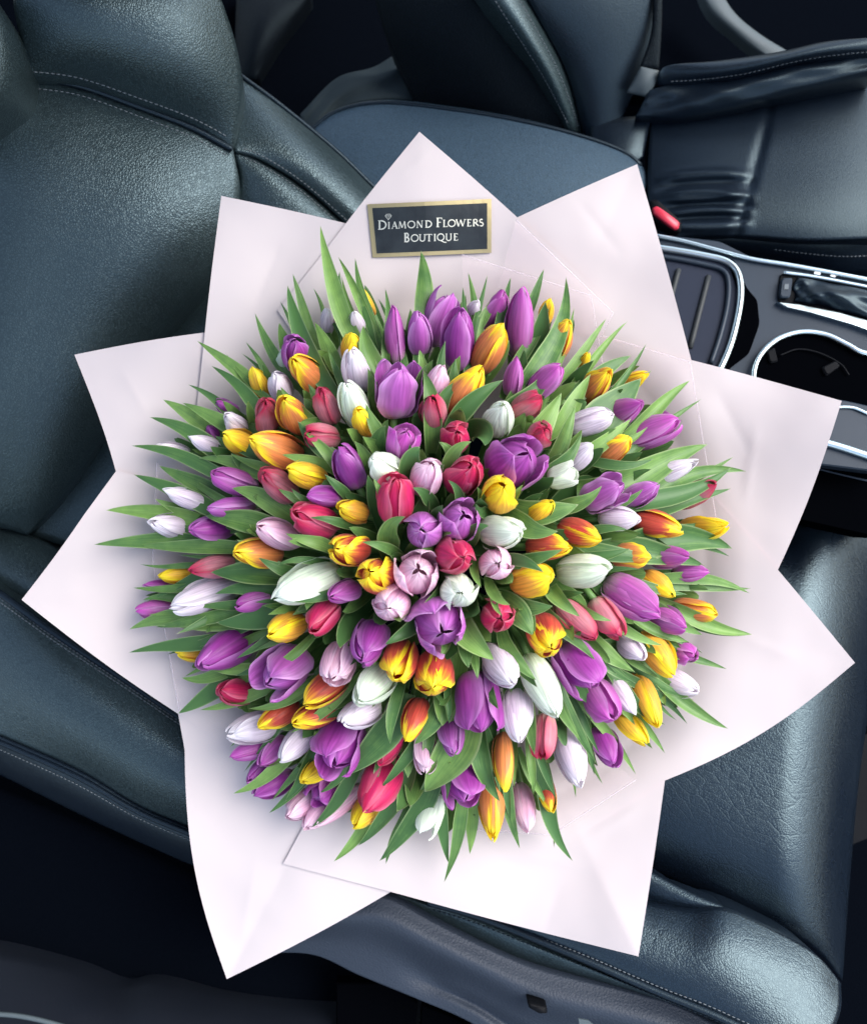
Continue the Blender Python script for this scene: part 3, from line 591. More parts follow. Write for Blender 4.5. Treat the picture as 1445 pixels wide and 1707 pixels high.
for (c, e1_, e2_, lay, lift, lab) in SHEETS:
    c, e1_, e2_ = map(np.array, (c, e1_, e2_))
    noext = {1} if tuple(c) == (36., 1000.) else ()
    def ext(e, k):
        d = (e-c)/np.linalg.norm(e-c); L = np.linalg.norm(e-c); best = e
        while L < 700:
            q = c+d*L
            if rho(*q) < .80 : break
            best = q; L += 8
            if L > np.linalg.norm(e-c)+(12 if k in noext else 205 if lay == 7 else 190): break
        return best
    s1, s2 = ext(e1_, 0), ext(e2_, 1); O = np.array((OX, OY))
    n = 84; pts = []; 
    for i in range(n):
        for j in range(n):
            a, b = i/(n-1), j/(n-1); p = (1-a)*(1-b)*c+a*(1-b)*s1+(1-a)*b*s2+a*b*O
            # the free edges bow a little, as cut sheets do
            b1, b2 = BOW.get(tuple(c), (2, 2))
            p = p-(O-p)/np.linalg.norm(O-p+1e-6)*(b1*math.sin(math.pi*min(1, a*1.5))*(1-b)**3+b2*math.sin(math.pi*min(1, b*1.5))*(1-a)**3)
            pts.append(p)
    pts = np.array(pts); V = np.array([at(x, y, G(x, y)-.0009*lay) for x, y in pts])
    f = [q for q in gridfaces(n, n) if rho(*pts[q[0]]) > .52]
    Vb = V+np.array((0, 0, -.0007)); nv = len(V)
    used = {}
    for q in f:
        for a, b in zip(q, q[1:]+q[:1]): used[(a, b)] = used.get((a, b), 0)+1
    rim = [(a, b) for (a, b) in used if (b, a) not in used]
    e0 = 2*nv; rv = []; rf_ = []
    for a, b in rim:
        rf_.append(tuple(e0+len(rv)+q for q in (1, 0, 2, 3))); rv += [V[a], V[b], Vb[a], Vb[b]]
    ff = f+[tuple(nv+i for i in q[::-1]) for q in f]+rf_
    o = put('wrapping_paper', w_(np.vstack([V, Vb, np.array(rv)])), ff, PAPER, None)
    o.data.materials.append(PEDGE)
    for q in o.data.polygons[len(o.data.polygons)-len(rf_):]: q.material_index = 1
    tag(o, lab, 'wrapping paper', 'wrapping paper sheets')

FILMS = [
 ((1022, 521), (860, 366), (960, 640), 'clear film sheet whose corner shows beside the long leaf near the tray'),
 ((1150, 603), (1000, 558), (1196, 880), 'clear film sheet whose corner lies between cup holder and orchid tulip'),
 ((255, 938), (300, 1190), (262, 770), 'clear film sheet edge running past the long horizontal leaf by the backrest'),
 ((985, 492), (770, 424), (1010, 640), 'clear film sheet edge running from under the gold card'),
 ((920, 1392), (700, 1378), (1060, 1300), 'clear film sheet edge below the orange and yellow tulips over the seat front'),
]
for q, (c, e1_, e2_, lab) in enumerate(FILMS):
    c, e1_, e2_ = map(np.array, (c, e1_, e2_)); O = np.array((OX, OY)); n = 24
    pts = np.array([(1-i/(n-1))*(1-j/(n-1))*c+i/(n-1)*(1-j/(n-1))*e1_+(1-i/(n-1))*j/(n-1)*e2_+(i/(n-1))*(j/(n-1))*(O*.45+.55*(e1_+e2_-c)) for i in range(n) for j in range(n)])
    V = np.array([at(x, y, G(x, y)-.0155-.0012*q-.0008*math.sin(x*.05+y*.03)) for x, y in pts])
    root = empty('clear_film', w_(V[0]), lab, 'clear film', 'clear film sheets')
    put('sheet', w_(V), gridfaces(n, n), FILM, root)
    path = np.vstack([V.reshape(n, n, 3)[::-1, 0], V.reshape(n, n, 3)[0, 1:]])
    v, f = tube(w_(path), .0007, 4); put('edge', v, f, FEDGE, root)
# crease lines pressed into the sheet by the cup holder
# ------------------------------------------------------------------ the card
CARD = np.array([(612, 340), (819, 331), (819, 421), (621, 429)], float)
def cardpt(a, b, lift):                                            # a, b in 0..1 across and down the card
    p = (1-b)*((1-a)*CARD[0]+a*CARD[1])+b*((1-a)*CARD[3]+a*CARD[2])
    return AT(p[0], p[1], G(*p)-.0009*8-.0014-.0020*math.sin(a*3.0)-lift)
card = empty('shop_card', cardpt(.5, .5, 0), 'black card with gold border and lettering stuck on the topmost paper point', 'card')
def cardgrid(name, a0, a1, b0, b1, lift, mat, th=.0003):
    n, m = 6, 14; V = [cardpt(a0+(a1-a0)*j/(m-1), b0+(b1-b0)*i/(n-1), lift) for i in range(n) for j in range(m)]
    V2 = [cardpt(a0+(a1-a0)*j/(m-1), b0+(b1-b0)*i/(n-1), lift-th) for i in range(n) for j in range(m)]
    f = gridfaces(n, m)+[tuple(q[::-1]) for q in gridfaces(n, m, n*m)]
    ring = [i for i in range(m)]+[i*m+m-1 for i in range(1, n)]+[(n-1)*m+j for j in range(m-2, -1, -1)]+[i*m for i in range(n-2, 0, -1)]
    k = len(ring)
    f += [(ring[i], n*m+ring[i], n*m+ring[(i+1) % k], ring[(i+1) % k]) for i in range(k)]
    return put(name, V+V2, f, mat, card, smooth=False)
cardgrid('border', 0, 1, 0, 1, 0, GOLD)
cardgrid('board', .038, .966, .075, .925, .0006, BOARD)
def arc(cx, cy, rx, ry, a0, a1, n=16): return [(cx+rx*math.cos(R_(a)), cy+ry*math.sin(R_(a))) for a in np.linspace(a0, a1, n)]
TH, TN = .175, .085
GL = {  # letters as pen strokes on a unit height: (points, pen width)
 'D': [([(.14, 0), (.14, 1)], TH), ([(0, .02), (.30, .02)], TN), ([(0, .98), (.30, .98)], TN), (arc(.28, .5, .48, .47, 90, -90), TH*.9)],
 'I': [([(.14, 0), (.14, 1)], TH), ([(0, .02), (.28, .02)], TN), ([(0, .98), (.28, .98)], TN)],
 'A': [([(.06, 0), (.42, 1.0)], TN), ([(.42, 1.0), (.78, 0)], TH), ([(.18, .34), (.62, .34)], TN), ([(-.04, .02), (.18, .02)], TN), ([(.64, .02), (.92, .02)], TN)],
 'M': [([(.10, 0), (.20, 1)], TN), ([(.20, 1), (.55, .08)], TH), ([(.55, .08), (.90, 1)], TN), ([(.90, 1), (1.02, 0)], TH), ([(0, .02), (.22, .02)], TN), ([(.88, .02), (1.14, .02)], TN)],
 'O': [(arc(.48, .5, .44, .48, 0, 360, 28), TH*.85)],
 'N': [([(.14, 0), (.14, 1)], TN), ([(.14, 1), (.80, 0)], TH), ([(.80, 0), (.80, 1)], TN), ([(0, .02), (.26, .02)], TN), ([(.68, .98), (.94, .98)], TN)],
 'F': [([(.14, 0), (.14, 1)], TH), ([(0, .98), (.60, .98)], TN), ([(.14, .52), (.50, .52)], TN), ([(0, .02), (.30, .02)], TN), ([(.60, .98), (.60, .82)], TN)],
 'L': [([(.14, 0), (.14, 1)], TH), ([(0, .02), (.60, .02)], TN), ([(0, .98), (.28, .98)], TN), ([(.60, .02), (.64, .20)], TN)],
 'W': [([(.04, 1), (.34, 0)], TH), ([(.34, 0), (.62, .96)], TN), ([(.62, .96), (.92, 0)], TH), ([(.92, 0), (1.22, 1)], TN), ([(-.06, .98), (.18, .98)], TN), ([(1.10, .98), (1.34, .98)], TN)],
 'E': [([(.14, 0), (.14, 1)], TH), ([(0, .98), (.58, .98)], TN), ([(.14, .52), (.50, .52)], TN), ([(0, .02), (.60, .02)], TN), ([(.58, .98), (.58, .84)], TN), ([(.60, .02), (.64, .18)], TN)],
 'R': [([(.14, 0), (.14, 1)], TH), (arc(.28, .74, .30, .24, 90, -90), TH*.8), ([(.14, .98), (.30, .98)], TN), ([(.14, .50), (.30, .50)], TN), ([(.30, .50), (.76, .02)], TH), ([(0, .02), (.28, .02)], TN)],
 'S': [(arc(.30, .74, .22, .23, 40, 250, 14)+arc(.30, .26, .25, .25, 80, -140, 14), TH*.9)],
 'B': [([(.14, 0), (.14, 1)], TH), (arc(.28, .75, .26, .23, 90, -90), TH*.8), (arc(.28, .26, .34, .25, 90, -90), TH*.9), ([(0, .98), (.30, .98)], TN), ([(0, .02), (.30, .02)], TN), ([(.14, .52), (.30, .52)], TN)],
 'U': [([(.14, 1), (.14, .34)]+arc(.44, .32, .30, .30, 180, 360)+[(.74, 1)], TH*.8), ([(0, .98), (.28, .98)], TN), ([(.62, .98), (.86, .98)], TN)],
 'T': [([(.36, 0), (.36, 1)], TH), ([(0, .98), (.72, .98)], TN), ([(.22, .02), (.50, .02)], TN), ([(0, .98), (0, .84)], TN), ([(.72, .98), (.72, .84)], TN)],
 'Q': [(arc(.48, .5, .44, .48, 0, 360, 28), TH*.85), ([(.40, .04), (.70, -.10), (1.0, -.26), (1.25, -.24)], TH*.8)],
}
def unproj(px, py):                                                # photo pixel -> (a, b) on the card
    a = b = .5
    for _ in range(12):
        top = CARD[0]+a*(CARD[1]-CARD[0]); bot = CARD[3]+a*(CARD[2]-CARD[3]); b += (py-((1-b)*top+b*bot)[1])/(bot-top)[1]
        lf = CARD[0]+b*(CARD[3]-CARD[0]); rt = CARD[1]+b*(CARD[2]-CARD[1]); a += (px-((1-a)*lf+a*rt)[0])/(rt-lf)[0]
    return a, b
def ribbon(strokes, org, sx, sy, name):
    V, Fc = [], []
    for pts_, wd in strokes:
        p = np.array(pts_, float)*np.array((sx, sy)); wpx = wd*sy/2
        T = np.gradient(p, axis=0); T /= np.linalg.norm(T, axis=1)[:, None]+1e-9; nn = np.stack([-T[:, 1], T[:, 0]], 1)
        o = len(V)
        for q, d in zip(p, nn):
            for sg in (1, -1):
                r = q+d*wpx*sg; a, b = unproj(org[0]+r[0], org[1]-r[1]-.025*r[0]); V.append(cardpt(a, b, .0012))
        for i in range(len(p)-1): Fc.append((o+2*i, o+2*i+1, o+2*i+3, o+2*i+2))
    put(name, V, Fc, LETT, card, smooth=False)
Z = 7.225
for ch, x0, x1, yb, h in (('D', 74, 168, 305, 108), ('I', 193, 215, 297, 82), ('A', 238, 312, 295, 84), ('M', 318, 412, 291, 84), ('O', 428, 516, 287, 84), ('N', 534, 614, 284, 84), ('D', 640, 716, 281, 84),
   ('F', 776, 840, 275, 110), ('L', 856, 912, 273, 84), ('O', 914, 1002, 271, 84), ('W', 1012, 1130, 268, 84), ('E', 1146, 1196, 266, 84), ('R', 1212, 1284, 264, 84), ('S', 1292, 1338, 263, 84),
   ('B', 388, 444, 455, 108), ('O', 470, 556, 450, 84), ('U', 566, 646, 448, 84), ('T', 654, 722, 446, 84), ('I', 746, 768, 443, 84), ('Q', 784, 870, 440, 84), ('U', 884, 962, 440, 84), ('E', 984, 1034, 437, 84)):
    xs = max(p[0] for st, _ in GL[ch] for p in st) if ch not in 'Q' else .95
    ribbon(GL[ch], (620+x0/Z, 340+yb/Z), (x1-x0)/Z/xs, h/Z, 'letter')
ribbon([([(-.5, .72), (-.28, 1), (.28, 1), (.5, .72), (0, 0), (-.5, .72)], .10), ([(-.5, .72), (.5, .72)], .08), ([(-.18, .72), (0, .05), (.18, .72)], .07)], (620+197/Z, 340+190/Z), 76/Z, 70/Z, 'emblem')

# ------------------------------------------------------------------ tulips
PROF = {
 'closed': ([0, .06, .14, .28, .43, .60, .76, .88, .96, 1], [.12, .29, .39, .47, .50, .475, .39, .27, .165, .06], 1.95),
 'medium': ([0, .06, .14, .28, .43, .60, .76, .88, .96, 1], [.12, .31, .41, .48, .50, .485, .425, .325, .21, .08], 1.72),
 'open':   ([0, .06, .14, .28, .43, .60, .76, .88, .96, 1], [.12, .33, .43, .495, .50, .50, .485, .43, .35, .27], 1.36),
 'slim':   ([0, .06, .14, .28, .43, .60, .76, .88, .96, 1], [.16, .31, .41, .48, .50, .47, .385, .265, .155, .05], 2.35),
}
def make_petals(style, seed):
    r = random.Random(seed*97+len(style)); xs, ys, L = PROF[style]; out = []
    opn = {'closed': 0, 'slim': 0, 'medium': .5, 'open': 1}[style]
    tw = r.choice((-1, 1))
    for k in range(6):
        outer = k < 3
        ph = R_(120*k+(0 if outer else 60)+r.uniform(-10, 10))
        amp = R_((57 if outer else (64 if opn < .3 else 76))+r.uniform(-6, 6)); ro = r.uniform(-.075, .055) if outer else r.uniform(-.03, .01); len_ = (1 if outer else 1.02)*r.uniform(.91, 1.04)
        if not outer and opn > .6: len_ *= .93
        rs = (1.0 if outer else .90); flare = r.uniform(-.02, .075)*(1+opn) if outer else r.uniform(-.05, .0)
        if opn > .6 and outer and k == seed % 3: flare += .10
        gap = r.uniform(-.02, .02); wav = r.uniform(0, 6.28); rf = (.010+.030*opn)*r.uniform(.6, 1.4)
        tipc = r.uniform(.0, .05); tipo = r.uniform(-.02, .16)*(1 if outer else .3); nick = r.uniform(.05, .25)
        gp = (7., 5., 2.8)[int(opn*2)] if outer else (9., 8., 6.)[int(opn*2)]
        xs, ys, _ = PROF[style if outer else 'closed']
        n, m = 18, 11; V = []; UV = []
        for i in range(n):
            t = i/(n-1); t = 1-(1-t)**1.25
            Rt = np.interp(t, xs, ys)
            g = min(1, .72+1.1*t) if t < .4 else (max(0, 1-((t-.4)/.6)**gp))**.55
            for j in range(m):
                s = 2*j/(m-1)-1; an = s*amp*g
                rad = Rt*(rs+ro)
                rad += .050*abs(s)**7*g*(1 if outer else .0)
                rad += (.085*s*tw*g)*(.6 if outer else .22)                      # one edge over its neighbour, the other tucked under
                rad += .026*math.exp(-(s/.20)**2)*(1-.4*t)-.034*s*s*(1-opn*.6)-.020*math.exp(-(s/.085)**2)*(.4+t)   # mid-rib ridge, margins closing in
                rad += flare*t**2+gap*t
                rad += rf*math.sin(5.5*t*3+3*s+wav)*abs(s)**2*t
                rad += rf*.8*math.sin(9*s+wav)*max(0, t-.7)*2
                z = L*t*len_ - .04*L*(s*s)*t*.5
                z += -tipc*L*max(0, t-.9)*4*(1-s*s)
                rad += tipo*max(0, t-.82)**2*(1-s*s)*8
                z += nick*math.sin(s*4+wav)*max(0, t-.6)**2*.5
                rad = max(rad, .012+.006*(not outer))
                V.append((rad*math.cos(ph+an), rad*math.sin(ph+an), z)); UV.append(((s+1)/2, t))
        out.append(mesh('petal', V, gridfaces(n, m), PM['u'], uv=UV))
    return out, L
VAR = {}
def petals(style, seed):
    if (style, seed) not in VAR: VAR[(style, seed)] = make_petals(style, seed)
    return VAR[(style, seed)]

# colour, middle x, y, tip x, y, width, style (c closed, m medium, o open, s slim), extra depth in mm
T_ = """o 659 559 655 512 33 s|u 699 555 697 520 45 c|u 730 530 746 484 52 o 14|u 766 565 769 514 58 m|a 817 580 838 541 50 c|a 777 651 803 613 54 c|u 661 648 666 600 76 o|p 727 640 739 609 38 c|l 594 617 586 582 48 c
w 591 674 576 637 50 c|y 586 580 586 556 38 c|l 597 542 590 520 27 s|l 546 535 546 515 27 s|y 610 500 597 474 19 s|u 492 588 490 566 44 m -16|a 511 621 489 598 50 c|r 545 676 533 647 43 m|y 608 703 596 683 42 c|w 833 698 838 675 50 c
c 759 729 762 719 52 m 6|o 868 540 871 482 50 s|o 828 518 840 486 40 c 10|y 911 520 917 498 26 c 8|o 911 633 936 608 48 m|r 878 676 902 662 45 m|r 900 724 908 714 40 m|l 984 702 1021 690 40 m|o 1088 718 1132 700 52 m|l 965 758 987 739 42 c
w 938 794 962 788 40 o|u 858 772 884 752 86 o|y 834 823 841 809 57 m -6|u 1007 822 1042 804 56 o|l 1032 864 1066 864 40 c|f 1096 874 1138 884 46 c|f 966 888 1001 898 45 c|f 914 912 950 912 46 c|g 888 963 921 955 57 m|w 974 951 1018 949 56 c
o 1053 998 1097 1026 60 m|g 1097 975 1122 994 36 c 6|o 1150 954 1180 953 32 c 6|r 960 1036 991 1066 46 m|r 1012 1031 1034 1063 44 m|f 908 1058 918 1080 60 m|l 1054 1082 1072 1099 38 c 5|g 1098 1090 1125 1125 50 c|o 1138 1086 1157 1096 38 m 8
u 962 1113 988 1150 70 o|o 1004 1168 1024 1198 52 m|l 1036 1159 1057 1190 36 s 3|g 1078 1166 1096 1211 40 c|w 903 1143 927 1194 60 c|l 836 1110 856 1139 58 c|l 862 1192 866 1236 52 c|u 796 1172 802 1224 74 o|r 907 1228 904 1266 46 m|l 952 1260 966 1309 50 c|u 1009 1246 1022 1277 46 m 6
f 911 1322 919 1352 32 s 5|a 840 1270 841 1317 36 s|a 819 1342 821 1397 46 s|u 769 1304 776 1340 68 o 4|w 718 1355 706 1392 48 o|c 634 1306 608 1350 66 c|y 610 1352 588 1378 44 c 8|c 650 1245 632 1275 34 c 10|f 690 1200 675 1234 46 c|f 666 1104 656 1130 60 m|f 724 1124 721 1146 66 m
w 623 1143 598 1168 58 c|l 600 1190 570 1206 50 c|u 570 1246 556 1286 78 o|p 563 1104 552 1133 56 m|u 614 1072 603 1101 60 m|f 543 1150 508 1176 46 c|f 526 1194 488 1206 46 c|f 464 1192 432 1214 42 c|l 425 1212 379 1224 54 c|l 494 1240 466 1268 46 c
o 424 1250 386 1262 32 s 6|o 455 1254 434 1276 36 c 5|u 438 1286 414 1302 40 c 8|u 456 1308 424 1327 40 c 6|y 528 1284 504 1303 40 c|u 538 1316 520 1335 44 o 5|p 503 1342 478 1360 42 c 6|p 536 1350 510 1380 46 c 4|p 568 1342 532 1373 34 s 6|c 392 1154 366 1152 40 m
u 377 1084 334 1110 64 c|u 473 1118 442 1144 72 o|g 322 1088 294 1090 34 c 5|g 476 1046 446 1057 51 c|c 537 1030 516 1052 50 m|w 512 974 458 998 62 m|l 345 992 286 1012 54 m|o 265 1018 227 1020 38 c 4|u 268 976 240 976 17 s 8|y 295 959 265 962 28 c 4|r 358 945 316 952 42 c
a 430 921 392 921 55 c|p 464 891 430 877 50 c|c 524 866 490 853 58 m|u 352 881 316 884 46 c|l 292 878 251 869 42 s -8|u 386 845 346 848 38 c|l 312 831 274 818 32 s -14|o 391 802 353 787 46 m|r 464 808 437 787 48 m|y 511 791 480 783 46 c|a 461 750 418 732 63 c
y 399 737 373 724 42 c|l 394 708 376 692 36 s|u 378 680 360 670 28 m 6|u 356 723 345 712 24 c 8|l 345 740 317 727 28 s -8|l 290 748 264 740 24 s -6|r 445 692 442 668 44 m|a 489 690 474 663 51 c|l 466 645 456 623 38 m|y 432 638 421 612 33 c|r 536 728 509 725 42 m
u 540 829 510 827 38 c|u 580 779 562 745 50 m|o 672 738 680 716 54 o|w 643 779 619 763 56 c|c 660 832 660 796 60 m|p 712 796 719 773 53 m|c 773 792 786 775 61 m|u 705 884 701 882 62 m|u 766 869 776 857 62 o|w 836 888 868 889 58 m|c 758 927 773 930 62 m|p 825 939 831 940 54 m
p 695 957 699 949 72 o|w 765 984 770 989 64 m|f 628 959 616 953 60 m|p 654 1006 646 1014 63 m|u 732 1040 741 1058 88 o|c 827 1026 834 1031 54 m|f 582 915 558 914 52 m|y 974 602 980 588 18 s 8|g 1053 634 1078 622 30 s 10|l 1112 790 1160 770 38 s 8|l 788 516 795 502 24 s 12|w 477 602 470 584 30 s 8"""
STY = {'c': 'closed', 'm': 'medium', 'o': 'open', 's': 'slim'}
CN = {'u': 'purple', 'o': 'orchid-violet', 'c': 'crimson', 'r': 'rose-red', 'p': 'pink', 'l': 'lilac-white', 'w': 'white', 'y': 'yellow', 'a': 'orange', 'g': 'golden', 'f': 'red-and-yellow'}
SN = {'c': 'closed', 'm': 'plump', 'o': 'opening', 's': 'slim'}
HOUR = ['twelve', 'one', 'two', 'three', 'four', 'five', 'six', 'seven', 'eight', 'nine', 'ten', 'eleven']
TU = []
for row in T_.split('\n'):
    for e in row.split('|'):
        q = e.split(); TU.append((q[0], *map(float, q[1:6]), q[6], float(q[7])/1000 if len(q) > 7 else 0.))
fr = random.Random(11); grid = [(OX+RR*a, OY-RR*b) for a in np.linspace(-.97, .97, 60) for b in np.linspace(-.97, .97, 60) if .12 < math.hypot(a, b) < .95]
for k in range(22):                                                # slim late buds low down in the widest gaps
    x, y = max(grid, key=lambda p: min(math.hypot(p[0]-b[1], p[1]-b[2])/(.5*b[5]+26) for b in TU))
    r = rho(x, y); d = 14+26*r; L_r = math.hypot(x-OX, y-OY)+1e-6; a = math.atan2(y-OY, x-OX)+fr.uniform(-.25, .25)
    TU.append((fr.choice('uoorpplcyag'), x, y, x+math.cos(a)*d, y+math.sin(a)*d, fr.uniform(34, 46), fr.choice('csm'), .007))
def tlabel(i, rank=0):
    c, x, y, tx, ty, w, st, dz = TU[i]
    near = sorted((math.hypot(x-b[1], y-b[2]), CN[b[0]]) for k, b in enumerate(TU) if k != i)
    cs = []
    for _, n_ in near:
        if n_ not in cs: cs.append(n_)
    a, b = (cs[0], cs[1]), (cs[0], cs[2]); a = (a, b, (cs[1], cs[2]))[rank]
    r = rho(x, y); hour = HOUR[round(math.degrees(math.atan2(x-OX, OY-y))/30) % 12]
    ring = 'in the centre' if r < .30 else ('midway out' if r < .68 else 'at the rim')
    return f"{SN[st]} {CN[c]} tulip {ring} at {hour} o'clock, between {a[0]} and {a[1]} ones"
seen = {}; LAB = []
for i in range(len(TU)):
    for rk in range(3):
        s = tlabel(i, rk)
        if s not in seen: break
    else: print('DUP LABEL', s, TU[i])
    seen[s] = i; LAB.append(s)

BIND = at(OX, OY, 1.075)
tul = []
for i, (c, x, y, tx, ty, w, st, dz) in enumerate(TU):
    style = STY[st]; pm, L = petals(style, rng.randrange(4)); 
    w *= rng.uniform(.95, 1.03); D = dome(rho(x, y))+dz; mid = at(x, y, D); size = w/F*D
    dx, dy = (tx-x)/.5, -(ty-y)/.5; dl = math.hypot(dx, dy); Lp = L*w; zs = 1.0
    sn = dl/Lp
    if sn > .96: zs = min(1.5, sn/.96); sn = .96
    v = -mid/np.linalg.norm(mid); lat = np.array((dx, dy, 0))/max(dl, 1e-6); lat -= v*(lat @ v); lat /= np.linalg.norm(lat)
    ax = lat*sn+v*math.sqrt(1-sn*sn)
    Lw = L*size*zs; base = mid-ax*.5*Lw
    aw = wdir(ax); qt = Vector((0, 0, 1)).rotation_difference(Vector(aw.tolist())) @ Matrix.Rotation(rng.uniform(0, 6.28), 4, 'Z').to_quaternion()
    root = empty('tulip', w_(base), LAB[i], 'tulip', 'tulips in the bouquet')
    root.rotation_mode = 'QUATERNION'; root.rotation_quaternion = qt; root.scale = (size, size, size*zs)
    mw = Matrix.LocRotScale(root.location, qt, root.scale); inv = np.array(mw.inverted())
    tul.append((root, inv, x, y, base, ax, size, Lw, mid))
    cc = 'm' if c == 'u' and rng.random() < .38 else c
    for me in pm:
        o = link('petal', me, root); o.material_slots[0].link = 'OBJECT'; o.material_slots[0].material = PM[cc]
def loc(inv, P): return np.asarray(P) @ inv[:3, :3].T + inv[:3, 3]
for (root, inv, x, y, base, ax, size, Lw, mid) in tul:
    p0, p2 = base+ax*.02*Lw, BIND*.55+base*.45
    p1 = base-ax*.055
    p2[2] = -max(1.03, -p1[2]+.02)
    ts = np.linspace(0, 1, 9)[:, None]; P = (1-ts)**2*p0+2*ts*(1-ts)*p1+ts*ts*p2
    v, f = tube(w_(P), .0036, 7)
    uv = [((k % 7)/6*.5+.25, k/len(v)*.9) for k in range(len(v))]
    link('stem', mesh('stem', loc(inv, v), f, STEM, uv=uv), root)

